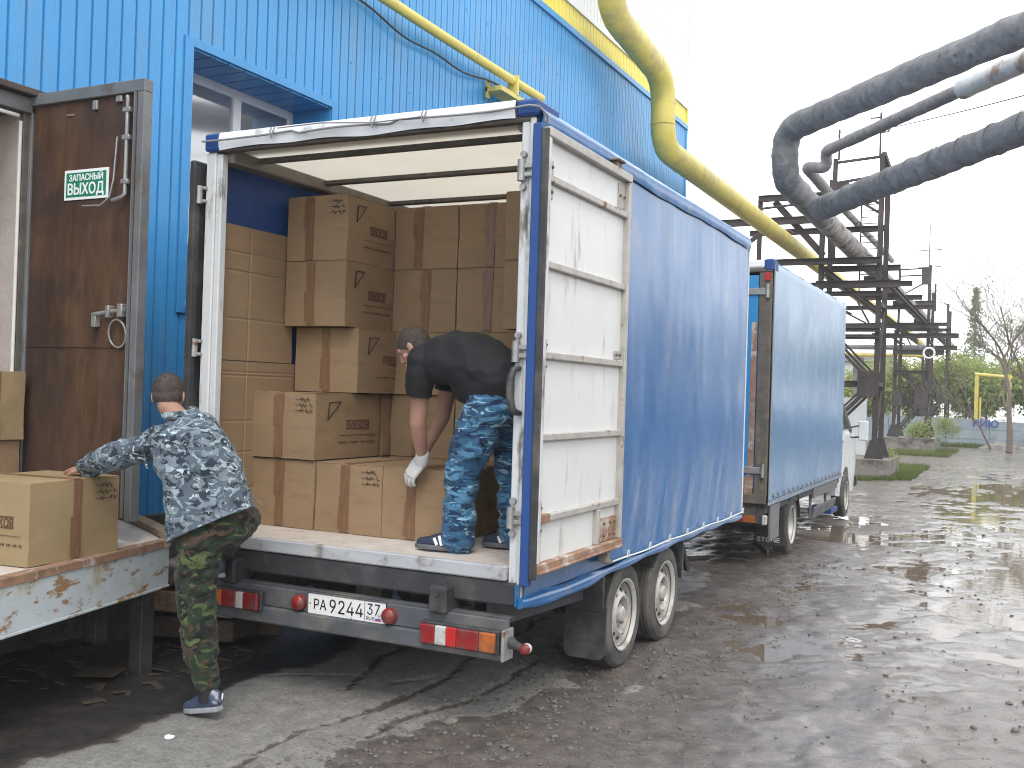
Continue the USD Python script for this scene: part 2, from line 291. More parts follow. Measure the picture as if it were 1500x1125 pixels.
# ------------------------------------------------------------------ ground and water
def sstep(a, b, x): t = np.clip((x - a) / (b - a), 0, 1); return t * t * (3 - 2 * t)
def spaced(segs):
    out = []
    for a, b, s in segs: out.append(np.arange(a, b - 1e-9, s))
    return np.concatenate(out + [[segs[-1][1]]])
gx = spaced([(-300, -40, 20), (-40, -8, 2), (-8, -3, .25), (-3, 4.4, .034), (4.4, 9, .2), (9, 40, 1.5), (40, 300, 20)])
gy = spaced([(-60, -4, 4), (-4, -1.8, .2), (-1.8, 6.5, .034), (6.5, 16, .075), (16, 50, .3), (50, 80, 2), (80, 600, 26)])
DEPS = [(1.97, 12.2, .7, .8, .022), (1.55, 9.9, .55, .5, .018), (2.15, 7.9, .6, .8, .02), (1.95, 6.3, .35, .4, .016), (2.05, 4.75, .3, .25, .016), (2.45, 3.3, .28, .35, .018), (2.6, 5.6, .5, .6, .02), (3.0, 9.5, .8, 1.4, .025),
        (.35, 9.5, .42, .5, .022), (-.25, 9.9, .4, .7, .024), (.2, 11.3, .4, 1.0, .022), (.56, 3.6, .16, .12, .014), (.42, 2.75, .13, .12, .014), (1.1, 14.5, .8, 1.5, .02), (2.2, 16, .8, 2, .02), (1.9, 20, 1, 3, .022), (.6, 18, .5, 2, .016), (1.3, 7.2, .4, .5, .012), (2.9, 6.9, .5, .5, .016)]
def masks(x, y):
    p = np.stack([x, y, 0 * x], -1)
    w1 = (meshkit.fbm(p * 1.7, 5, 3) - .5); w2 = (meshkit.fbm(p * 3.5 + 9, 4, 5) - .5)
    asp = sstep(-1.83, -1.68, x + .24 * w1 + .16 * w2 + .12 * (meshkit.fbm(p * 11, 3, 9) - .5)) * (1 - sstep(-.42, -.30, x + .75 * w1 + .35 * w2 - .12 * np.sin(y * 2.1)))
    patch = sstep(.10, .16, (meshkit.fbm(p * np.array([2.2, .9, 1]) + 4.2, 4, 8) - .5) - .32 * np.abs(x - .0)) * (y < 1.5)
    asp = np.maximum(asp * (1 - sstep(4, 7, y)), patch)
    crack = 0 * x
    for xs, ys in ([(-.80, -.95, -.98, -.80, -.86, -1.05), (-2, -.9, -.5, -.02, .85, 3)], [(-.62, -.52, -.62, -.50, -.55), (-2, -.8, -.1, .5, 1.5)], [(-1.2, -1.45, -1.3, -1.6), (.2, 1.0, 2.0, 3.2)], [(-1.75, -1.4, -1.1, -.9), (.2, .45, .35, .75)]):
        xc = np.interp(y, ys, xs); wd = .016 + .05 * meshkit.fbm(p * 2.3 + 1.7, 3, 2) ** 2
        inside = (y > ys[0]) & (y < ys[-1])
        crack = np.maximum(crack, inside * (1 - sstep(.4, 1.0, np.abs(x - xc + .10 * w2 + .12 * w1) / wd)))
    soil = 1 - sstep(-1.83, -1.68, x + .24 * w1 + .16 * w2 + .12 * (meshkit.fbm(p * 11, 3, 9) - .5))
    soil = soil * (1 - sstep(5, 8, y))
    road = sstep(-.45, .5, x + .3 * w1) * (1 - asp)
    return asp, crack, soil, road, w1, w2
def height(x, y):
    asp, crack, soil, road, w1, w2 = masks(x, y); p = np.stack([x, y, 0 * x], -1)
    near = 1 - sstep(25, 60, y)
    n1 = meshkit.fbm(p * 1.1 + 2, 4, 11) - .5; n2 = meshkit.fbm(p * 5 + 7, 4, 12) - .5; n3 = meshkit.fbm(p * 17, 3, 13) - .5
    stretch = np.stack([x * 7 + y * 2.0, y * 2.2 - x * .6, 0 * x], -1); n4 = meshkit.fbm(stretch, 3, 17) - .5
    n5 = meshkit.fbm(p * 2.4 + 3, 3, 19) - .5
    xr_ = x - .05 * (y - 4) - .02 * np.sin(y * .7); rut = -sum(np.exp(-((xr_ - c) / .13) ** 2) for c in (.62, 1.05, 2.0, 2.5)) * sstep(-1, 2, y) * (.4 + meshkit.fbm(p * 1.9 + 5, 3, 23))
    z = (1 - asp) * (.045 * n1 + .050 * n2 + .030 * n5 + .012 * n3 + .010 * n4 * road + .004 * rut) * near + .014 * (1 - sstep(1.4, 2.8, y)) * (1 - asp)
    z -= .0055 * sstep(.9, 1.7, x) * sstep(2.5, 5, y) * near
    for cx, cy, rx, ry, d in DEPS: z -= d * np.exp(-((x - cx) / rx) ** 2 - ((y - cy) / ry) ** 2)
    z += asp * (.010 + .003 * n3 + .012 * w1) - crack * asp * .022 - .012 * soil
    far = sstep(30, 44, y); z += far * .12 * (meshkit.fbm(p * .35, 3, 21) - .35)
    z = np.where(y > 90, 0 * z, z)
    return z
GXX, GYY = np.meshgrid(gx, gy, indexing='ij')
GZ = height(GXX, GYY)
gg = G().grid(lambda U, V: np.stack([U, V, GZ], -1), gx, gy)
usdm = usdkit.mesh(stage, '/World/ground', gg.mesh(), None, smooth=True); usdm.GetPrim().SetCustomDataByKey('kind', 'structure')
taken[('/World', 'ground')] = 1
asp, crack, soil, road, w1, w2 = masks(GXX, GYY)
grs = sstep(.46, .52, meshkit.fbm(np.stack([GXX, GYY, 0 * GXX], -1) * .6, 4, 31)) * 0
wet = np.clip(sstep(.006, -.022, GZ) * .7 + .45 * sstep(.3, 1.4, GXX) + .45 * sstep(.42, .62, meshkit.fbm(np.stack([GXX, GYY, 0 * GXX], -1) * 1.3, 3, 40)), 0, 1) * (1 - asp) * (1 - soil)
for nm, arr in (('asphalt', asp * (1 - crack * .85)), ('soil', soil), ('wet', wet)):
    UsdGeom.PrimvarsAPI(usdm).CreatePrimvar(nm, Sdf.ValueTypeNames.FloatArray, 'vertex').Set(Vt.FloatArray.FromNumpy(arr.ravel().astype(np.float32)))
gm = usdkit.material(stage, '/World/Looks/ground', {
    'g': ('geometry', {}), 'a': ('attribute', {'attribute': 'asphalt'}), 's': ('attribute', {'attribute': 'soil'}), 'w': ('attribute', {'attribute': 'wet'}),
    'n1': ('noise_texture', {'scale': 1.3, 'detail': 6., 'roughness': .6}), 'n2': ('noise_texture', {'scale': 60., 'detail': 4., 'roughness': .7}), 'n3': ('noise_texture', {'scale': 9., 'detail': 5., 'roughness': .65}), 'v': ('voronoi_texture', {'scale': 95.}),
    'ra': ('rgb_ramp', {'ramp': [(.3, (.155, .149, .138)), (.55, (.212, .204, .191)), (.75, (.265, .256, .24))]}),
    'rm': ('rgb_ramp', {'ramp': [(.3, (.056, .046, .040)), (.5, (.096, .081, .071)), (.72, (.145, .126, .112))]}),
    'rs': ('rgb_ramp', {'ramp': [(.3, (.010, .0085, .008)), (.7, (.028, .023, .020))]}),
    'sp': ('map_range', {'from_min': .3, 'from_max': .75, 'to_min': .62, 'to_max': 1.35}), 'mu': ('mix_color', {'blend_type': 'multiply', 'fac': 1., 'use_clamp': False}),
    'an': ('math', {'math_type': 'add'}), 'ac': ('map_range', {'range_type': 'smoothstep', 'from_min': .72, 'from_max': .95, 'clamp': True}),
    'an2': ('map_range', {'from_min': .3, 'from_max': .7, 'to_min': 0., 'to_max': .5}),
    'm1': ('mix_color', {}), 'm2': ('mix_color', {}), 'dk': ('mix_color', {'blend_type': 'multiply', 'b': (.72, .71, .70)}), 'wq': ('math', {'math_type': 'multiply', 'value2': 1.}),
    'ro': ('map_range', {'from_min': 0., 'from_max': .8, 'to_min': .58, 'to_max': .13, 'clamp': True}), 'wn': ('math', {'math_type': 'multiply_add'}),
    'roa': ('mix_float', {'b': .8}), 'b1': ('bump', {'distance': .006, 'strength': 1.}), 'b2': ('bump', {'distance': .010, 'strength': .6}), 'n4': ('noise_texture', {'scale': 34., 'detail': 4., 'roughness': .6}), 'b3': ('bump', {'distance': .008, 'strength': .8}),
    'cw': ('math', {'math_type': 'multiply', 'value2': .68}), 'n6': ('noise_texture', {'scale': 5., 'detail': 5., 'roughness': .6}), 'b6': ('bump', {'distance': .012, 'strength': .7}), 'p': ('principled_bsdf', {'specular_ior_level': .5, 'coat_roughness': .16, 'coat_ior': 1.45})},
    [('w.fac', 'cw.value1'), ('cw.value', 'p.coat_weight'), ('g.position', 'n6.vector'), ('n6.fac', 'b6.height'), ('b6.normal', 'p.coat_normal'), ('g.position', 'n1.vector'), ('g.position', 'n2.vector'), ('g.position', 'n3.vector'), ('g.position', 'v.vector'), ('n3.fac', 'ra.fac'), ('n3.fac', 'rm.fac'), ('n3.fac', 'rs.fac'),
     ('n3.fac', 'an2.value'), ('a.fac', 'an.value1'), ('an2.result', 'an.value2'), ('an.value', 'ac.value'),
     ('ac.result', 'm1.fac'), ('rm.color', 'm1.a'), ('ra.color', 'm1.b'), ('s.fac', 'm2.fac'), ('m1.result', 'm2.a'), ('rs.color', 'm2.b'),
     ('n2.fac', 'sp.value'), ('m2.result', 'mu.a'), ('sp.result', 'mu.b'), ('w.fac', 'wq.value1'), ('wq.value', 'dk.fac'), ('mu.result', 'dk.a'), ('dk.result', 'p.base_color'),
     ('w.fac', 'ro.value'), ('ac.result', 'roa.fac'), ('ro.result', 'roa.a'), ('roa.result', 'p.roughness'), ('n2.fac', 'b1.height'), ('n3.fac', 'b2.height'), ('g.position', 'n4.vector'), ('n4.fac', 'b3.height'), ('b2.normal', 'b3.normal'), ('b3.normal', 'b1.normal'), ('b1.normal', 'p.normal')], surface='p.BSDF')
UsdShade.MaterialBindingAPI.Apply(usdm.GetPrim()).Bind(gm)
MATS['water'] = usdkit.material(stage, '/World/Looks/water', {'p': ('principled_bsdf', {'base_color': (.075, .058, .043), 'roughness': .03, 'specular_ior_level': .55}), 'g': ('geometry', {}), 'n': ('noise_texture', {'scale': 7.}), 'b': ('bump', {'distance': .0012})}, [('g.position', 'n.vector'), ('n.fac', 'b.height'), ('b.normal', 'p.normal')], surface='p.BSDF')
single('water', G().grid(lambda U, V: np.stack([U, V, 0 * U - .0175], -1), np.linspace(-.5, 9, 3), np.linspace(1.35, 26, 3)), 'water', kind='structure')
def gz(x, y): return float(height(np.array([float(x)]), np.array([float(y)]))[0])

# gravel on the mud and in the cracks: nobody could count it
def stone_mesh(n, s):
    m = trimesh.creation.icosphere(0 if s < .012 else 1, 1.0); v = m.vertices * (1 + .35 * (rng.random((len(m.vertices), 1)) - .5)) * s * np.array([1, rng.uniform(.6, 1), rng.uniform(.35, .7)])
    a = rng.uniform(0, 6.28); c, sn = math.cos(a), math.sin(a); return v @ np.array([[c, sn, 0], [-sn, c, 0], [0, 0, 1]]), m.faces
gr = G()
for k in range(3600):
    if k < 1500: x, y = rng.normal(.05, .45), rng.uniform(-1.2, 2.2)
    elif k < 1900: x, y = rng.normal(-.5, .15), rng.uniform(-1.2, 2.0)
    elif k < 2500: x, y = rng.uniform(.0, .6), rng.uniform(1.4, 7)
    else: x, y = rng.uniform(-.2, 3.2), rng.uniform(-1, 12)
    s = float(np.clip(rng.lognormal(math.log(.0068), .55), .0025, .024)); v, f = stone_mesh(k, s); gr.add(v + [x, y, gz(x, y) + .2 * s], f)
single('gravel', gr, 'stones', 'loose grey gravel scattered over the mud beside the trailer', 'gravel', kind='stuff')
for (x, y, s, lab) in ((-1.45, -.93, .028, 'white pebble lying on the dark soil below the loading platform'), (-.36, -.02, .042, 'grey stone lying at the cracked asphalt edge nearest the photographer')):
    v, f = stone_mesh(0, s); single('stone', G().add(v + [x, y, gz(x, y) + .3 * s], f), 'concrete' if s > .04 else 'tarp_white', lab, 'stone', smooth=True)

# ------------------------------------------------------------------ blue warehouse
WX = -3.53
bld = thing('warehouse', 'blue ribbed metal warehouse with yellow and white upper bands beside the trailer', 'building', (WX, 0, 0))
RIB = .1303
def ribs(y0, n, z0, z1, x=WX, d=.014):
    prof = []
    for k in range(n):
        y = y0 + k * RIB; prof += [(x, y), (x, y + .045), (x + .0025, y + .05), (x + .0025, y + .056), (x, y + .061), (x, y + .1045), (x - d, y + .1085), (x - d, y + .1225), (x, y + .1265)]
    prof.append((x, y0 + n * RIB)); prof = np.array(prof); m = len(prof)
    V = np.vstack([np.column_stack([prof, np.full(m, z0)]), np.column_stack([prof, np.full(m, z1)])]); i = np.arange(m - 1)
    return V, np.vstack([np.stack([i, i + 1, i + 1 + m], 1), np.stack([i, i + 1 + m, i + m], 1)])
Y0 = -.4216 - .1085 - 40 * RIB; NC = 154
DY0, DY1, DTOP = -2.62, -.26, 3.60
WY0, WY1, WZ0, WZ1 = 1.20, 2.99, 2.37, 4.40
ZB1, ZY1, ZTOP = 6.98, 7.34, 12.5
cols = []
for k in range(NC):
    y = Y0 + k * RIB; yc = y + RIB / 2
    if yc > 14.2: break
    cols.append((y, 'door' if DY0 < yc < DY1 else 'win' if WY0 < yc < WY1 else 'full'))
k = 0
while k < len(cols):
    j = k
    while j < len(cols) and j - k < 8 and cols[j][1] == cols[k][1]: j += 1
    y, kind = cols[k]; n = j - k
    for z0, z1 in ({'full': [(.78, ZB1)], 'door': [(DTOP, ZB1)], 'win': [(.78, WZ0), (WZ1, ZB1)]})[kind]: part(bld, 'blue_sheet', G().add(*ribs(y, n, z0, z1, x=WX + .0015 * ((k // 8) % 2))), 'cladding_blue')
    part(bld, 'yellow_sheet', G().add(*ribs(y, n, ZB1 + .02, ZY1)), 'cladding_yellow')
    part(bld, 'white_sheet', G().add(*ribs(y, n, ZY1 + .05, ZTOP)), 'cladding_white')
    k = j
YE = cols[-1][0] + RIB
part(bld, 'blue_trim', G().box(WX - .02, WX + .03, Y0, YE + .03, ZB1 - .06, ZB1 + .03), 'cladding_trim')
part(bld, 'white_trim', G().box(WX - .02, WX + .025, Y0, YE + .03, ZY1 - .03, ZY1 + .06), 'cladding_white')
for z0, z1, m in ((0, ZB1 - .06, 'cladding_blue'), (ZB1 + .03, ZY1 - .03, 'cladding_yellow'), (ZY1 + .06, ZTOP, 'cladding_white')): part(bld, 'corner_trim', G().box(WX - .12, WX + .02, YE - .06, YE + .02, z0, z1), m)
# carcass: wall slabs with the door and window openings left open, end, back, roof
w = G()
xo, xi = WX - .02, WX - .52
for (a, b, z0, z1) in ((Y0, DY0, 0, ZTOP), (DY0, DY1, DTOP + .02, ZTOP), (DY1, WY0, 0, ZTOP), (WY0, WY1, 0, WZ0), (WY0, WY1, WZ1, ZTOP), (WY1, YE - .07, 0, ZTOP)): w.box(xi, xo, a + .001, b - .001, z0, z1, .002)
part(bld, 'wall', w, 'masonry')
part(bld, 'plinth', G().box(WX - .015, WX + .035, Y0, YE, -.1, .779), 'plinth')
part(bld, 'end_wall', G().box(-16, xi - .01, YE - .4, YE - .02, 0, ZTOP).box(-16, xi - .01, Y0, Y0 + .3, 0, ZTOP).box(-16.3, -16, Y0, YE, 0, ZTOP), 'cladding_white')
part(bld, 'roof', G().box(-16.4, WX + .1, Y0 - .1, YE + .1, ZTOP + .002, ZTOP + .25), 'cladding_white')
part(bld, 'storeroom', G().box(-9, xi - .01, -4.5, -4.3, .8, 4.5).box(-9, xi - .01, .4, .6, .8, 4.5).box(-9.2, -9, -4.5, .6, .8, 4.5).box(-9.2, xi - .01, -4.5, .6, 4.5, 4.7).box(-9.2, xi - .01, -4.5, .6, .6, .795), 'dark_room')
# doorway lining
part(bld, 'door_jamb', G().box(xi - .02, WX - .03, DY1 - .03, DY1 - .002, .8, DTOP - .10), 'masonry')
part(bld, 'door_lintel', G().box(xi - .02, WX + .05, DY0, DY1 + .03, DTOP - .10, DTOP + .0), 'grey_steel')
part(bld, 'lintel_board', G().box(WX + .005, WX + .11, DY0, DY1 + .16, DTOP + .003, DTOP + .045), 'dark_wood')
part(bld, 'door_stile', G().box(WX + .005, WX + .019, DY1 - .028, DY1 + .16, .80, DTOP), 'frame_dark')
part(bld, 'conduit', G().tube([(WX + .02, DY0, DTOP - .13), (WX + .02, DY1 - .07, DTOP - .13)], .013, 8).tube([(WX + .012, DY1 - .045, DTOP - .16), (WX + .012, DY1 - .045, 2.2), (WX + .018, DY1 - .05, .85)], .011, 8), 'cord_white', smooth=40)
# steel-framed door, open at a right angle to the wall
door = part(bld, 'door', G().box(WX + .03, WX + 1.04, -.235, -.195, .93, 3.56), 'door_rust', label='rusty brown door standing open')
HX = WX + 1.05
f = G().box(WX + .02, HX, -.262, -.19, 3.545, 3.62).box(HX - .055, HX, -.262, -.19, .93, 3.544).box(HX - .062, HX - .0555, -.285, -.262, .95, 3.54).box(WX + .02, WX + .05, -.25, -.19, .93, 3.544)
part(door, 'door_frame', f, 'grey_steel')
part(door, 'panel_seam', G().box(WX + .052, HX - .092, -.2385, -.2352, 1.98, 1.984).box(WX + .052, HX - .092, -.2395, -.2352, 1.05, 1.06), 'ink_black')
bolt = G().tube([(HX - .13, -.27, 3.52), (HX - .12, -.275, 3.50), (HX - .12, -.275, 2.92), (HX - .15, -.28, 2.90), (HX - .22, -.28, 2.885)], .012, 8)
for z in (3.25, 3.42, 2.98): bolt.box(HX - .15, HX - .09, -.29, -.262, z, z + .03)
part(door, 'rod_bolt', bolt, 'worn_steel', smooth=40)
b2 = G().tube([(HX - .34, -.275, 2.19), (HX - .09, -.275, 2.215)], .012, 8).box(HX - .37, HX - .33, -.28, -.237, 2.11, 2.20).box(HX - .24, HX - .21, -.29, -.237, 2.165, 2.24).box(HX - .14, HX - .10, -.29, -.237, 2.17, 2.25)
part(door, 'latch', b2, 'worn_steel', smooth=40)
a = np.linspace(0, 2 * np.pi, 25); part(door, 'ring_handle', G().tube(np.stack([HX - .16 + .072 * np.cos(a), -.26 + 0 * a - .01 * np.sin(a), 2.07 + .085 * np.sin(a)], 1), .0065, 8, cap=False), 'worn_steel', smooth=True)
part(door, 'wire_hook', G().tube([(HX - .215, -.262, 3.28), (HX - .225, -.27, 3.02), (HX - .25, -.275, 2.91), (HX - .32, -.28, 2.86), (HX - .48, -.28, 2.865)], .006, 8), 'worn_steel', smooth=True)
part(door, 'bracket', G().box(WX + .60, WX + .64, -.255, -.236, 3.47, 3.53).box(WX + .80, WX + .85, -.255, -.236, 3.50, 3.54).box(WX + .36, WX + .42, -.243, -.236, 3.455, 3.465), 'worn_steel')
# window in its deep recess
gxp = -4.0
win = part(bld, 'window', G().box(gxp - .03, gxp + .03, WY0, WY0 + .07, WZ0 + .02, WZ1 - .01).box(gxp - .03, gxp + .03, WY1 - .07, WY1, WZ0 + .02, WZ1 - .01).box(gxp - .03, gxp + .03, WY0 + .07, WY1 - .07, WZ1 - .09, WZ1 - .01).box(gxp - .03, gxp + .03, WY0 + .07, WY1 - .07, WZ0 + .02, WZ0 + .10)
           .box(gxp - .035, gxp + .035, 2.16, 2.26, WZ0 + .1, WZ1 - .09), 'pvc_white')
for a, b in ((WY0 + .07, 2.16), (2.26, WY1 - .07)): part(win, 'pane', G().box(gxp - .008, gxp + .008, a, b, WZ0 + .10, WZ1 - .09, .001), 'window_glass')
part(bld, 'recess_lining', G().box(gxp + .03, WX - .001, WY0 - .004, WY0 + .003, WZ0, WZ1).box(gxp + .03, WX - .001, WY0 + .004, WY1 - .012, WZ1 - .006, WZ1 - .001).box(gxp + .03, WX - .001, WY1 - .011, WY1 - .004, WZ0, WZ1 - .0065), 'cladding_trim')
for i in range(9): part(bld, 'soffit_strip', G().box(gxp + .03, WX - .004, WY0 + .02 + i * .195, WY0 + .20 + i * .195, WZ1 - .016, WZ1 - .0065), 'cladding_trim')
part(bld, 'window_trim', G().box(WX + .002, WX + .016, WY0 - .09, WY0, WZ0 - .05, WZ1 + .07).box(WX + .002, WX + .016, WY0, WY1, WZ1, WZ1 + .07).box(WX + .002, WX + .016, WY1, WY1 + .09, WZ0 - .05, WZ1 + .07), 'cladding_trim')
part(bld, 'sill', G().box(gxp + .03, WX + .06, WY0 + .003, WY1 - .012, WZ0 - .02, WZ0 + .018), 'cladding_trim')
sc = G()
for z in (4.9, 6.2, 2.2, 3.4):
    for k in range(len(cols)):
        if k % 4 == int(z * 10) % 4 and cols[k][1] == 'full' and cols[k][0] > -1: sc.box(WX + .001, WX + .009, cols[k][0] + .02, cols[k][0] + .034, z, z + .014)
stage.GetPrimAtPath(part(bld, 'screw_heads', sc, 'cladding_trim')).SetCustomDataByKey('kind', 'stuff')
# gas pipe fixed along the wall, with its bracket and a slack cable
gp = thing('wall_gas_pipe', 'thin yellow gas pipe running along the blue warehouse wall', 'pipe', (-3.36, 3, 5.6))
part(gp, 'pipe', G().tube([(-3.34, y, 5.60 + .008 * math.sin(y)) for y in np.linspace(1.0, 7.2, 14)], .055, 14), 'gas_yellow', smooth=60)
part(gp, 'bracket', G().box(-3.5, -3.28, 5.95, 6.60, 5.37, 5.43).box(-3.5, -3.47, 5.95, 6.02, 5.3, 5.5), 'gas_yellow'); part(gp, 'clamp', G().box(-3.41, -3.27, 6.35, 6.40, 5.42, 5.665), 'gas_yellow')
single('cable', G().tube([(-3.46, y, 5.60 - .18 * math.sin(max(0, min(1, (y - 2.6) / 4.2)) * math.pi) ** .8 - .02 * math.sin(y * 5)) for y in np.linspace(1.0, 6.8, 40)], .011, 6), 'wire', 'black slack cable hanging below the thin yellow wall pipe', 'cable', smooth=60)
# emergency exit sign on the door
sg_ = thing('exit_sign', 'green and white emergency exit sign on the rusty door', 'sign', (-2.98, -.24, 2.9))
sx0, sx1, sz0, sz1 = -3.168, -2.780, 2.915, 3.105
part(sg_, 'plate', G().box(sx0, sx1, -.243, -.2365, sz0, sz1, .001), 'sign_white'); part(sg_, 'field', G().box(sx0 + .018, sx1 - .018, -.2445, -.2432, sz0 + .018, sz1 - .018, .0003), 'sign_green')
part(sg_, 'lettering', G().text('ЗАПАСНЫЙ', .040, ((sx0 + sx1) / 2, -.2447, sz1 - .070), (1, 0, 0), (0, 0, 1), bold=True, width=.30, center=True).text('ВЫХОД', .070, ((sx0 + sx1) / 2, -.2447, sz0 + .034), (1, 0, 0), (0, 0, 1), bold=True, width=.32, center=True), 'sign_white')

# ------------------------------------------------------------------ loading platform
pf = thing('loading_platform', 'raised loading platform with rusty pale blue edge beam and pale deck', 'platform', (-2.6, -1.2, 0))
EA, EB = np.array([-1.68, -3.3]), np.array([-2.43, .02]); ed = unit(EB - EA); en = np.array([ed[1], -ed[0]])      # along the edge, out of it
pts = [EA - en * .06, EB - en * .06, (-3.02, .34), (-3.52, .62), (-3.52, -3.3)]
def slab(poly, z0, z1): return G().prism(sg.Polygon([tuple(p) for p in poly]), (0, 0, z0), (1, 0, 0), (0, 1, 0), z1 - z0)
part(pf, 'deck_sheet', slab([pts[0], EA + (EB - EA) * .47 - en * .06, (-3.52, -1.55), pts[4]], .76, .797), 'deck_ply')
part(pf, 'deck_sheet', slab([EA + (EB - EA) * .472 - en * .06, pts[1], pts[2], pts[3], (-3.52, -1.545)], .76, .795), 'deck_ply')
e3 = lambda t, o, z: (*(EA + (EB - EA) * t + en * o), z)
bm = G().beam(e3(0, -.008, .655), e3(1, -.008, .655), .016, .27, c=.003).beam(e3(0, -.04, .512), e3(1, -.04, .512), .10, .016, c=.003)
part(pf, 'edge_beam', bm, 'beam_paint', label='rusty pale blue steel channel'); part(pf, 'edge_angle', G().beam(e3(0, -.03, .796), e3(1, -.03, .796), .075, .012).beam(e3(0, .004, .777), e3(1, .004, .777), .006, .04), 'rust_edge')
part(pf, 'kerb_board', G().beam((*(EB + [-.02, .02]), .82), (-3.0, .36, .82), .09, .045).beam((-3.0, .36, .82), (-3.5, .62, .82), .09, .045), 'old_wood')
for x, y in ((-2.50, -.12), (-3.3, .25), (-2.05, -2.2), (-3.3, -1.6)): part(pf, 'leg', G().box(x - .05, x + .05, y - .05, y + .05, -.05, .50 if x > -3 else .758), 'chassis_dark')
part(pf, 'joist', G().box(-3.5, -2.45, -.2, -.1, .62, .758).box(-3.5, -2.2, -1.5, -1.4, .62, .758).box(-3.5, -1.9, -2.6, -2.5, .62, .758), 'chassis_dark')
for k, (z, m, lab) in enumerate(((.10, 'dark_wood', 'dark plank lowest in the pile beyond the platform leg'), (.27, 'old_wood', 'brown timber block in the middle of the pile beyond the platform leg'), (.45, 'concrete', 'pale dusty plank topmost of the pile beyond the platform leg'))):
    single('timber', G().rbox((-2.75 + .03 * k, .62, z + .02), (.75, .34, .14), [unit((1, .2 - .1 * k, .02)), unit((-.2 + .1 * k, 1, 0)), (0, 0, 1)], .012), m, lab, 'timber')
single('leaning_plank', G().rbox((-2.42, .98, .26), (.30, .05, .85), [unit((.8, .5, -.25)), unit((-.5, .85, .1)), unit((.25, .05, .9))], .008), 'dark_wood', 'dark wide plank leaning under the left rear of the trailer', 'plank')
lt = G()
for k in range(90):
    x, y = rng.uniform(-3.3, -2.1), rng.uniform(-.9, .9); s = rng.uniform(.01, .05); lt.rbox((x, y, gz(x, y) + .008), (s * 2.5, s, .006), [unit((math.cos(k), math.sin(k), rng.normal(0, .12))), unit((-math.sin(k), math.cos(k), 0)), (0, 0, 1)], .001)
single('litter', lt, 'litter', 'scraps and chips strewn on the dark soil under the platform', 'litter', kind='stuff')
single('scrap_sheet', G().rbox((-2.62, -.32, .02), (.26, .16, .006), [unit((1, .3, .06)), unit((-.3, 1, .05)), (0, 0, 1)]), 'litter', 'flat scrap of board lying on the soil beside the platform leg', 'scrap')

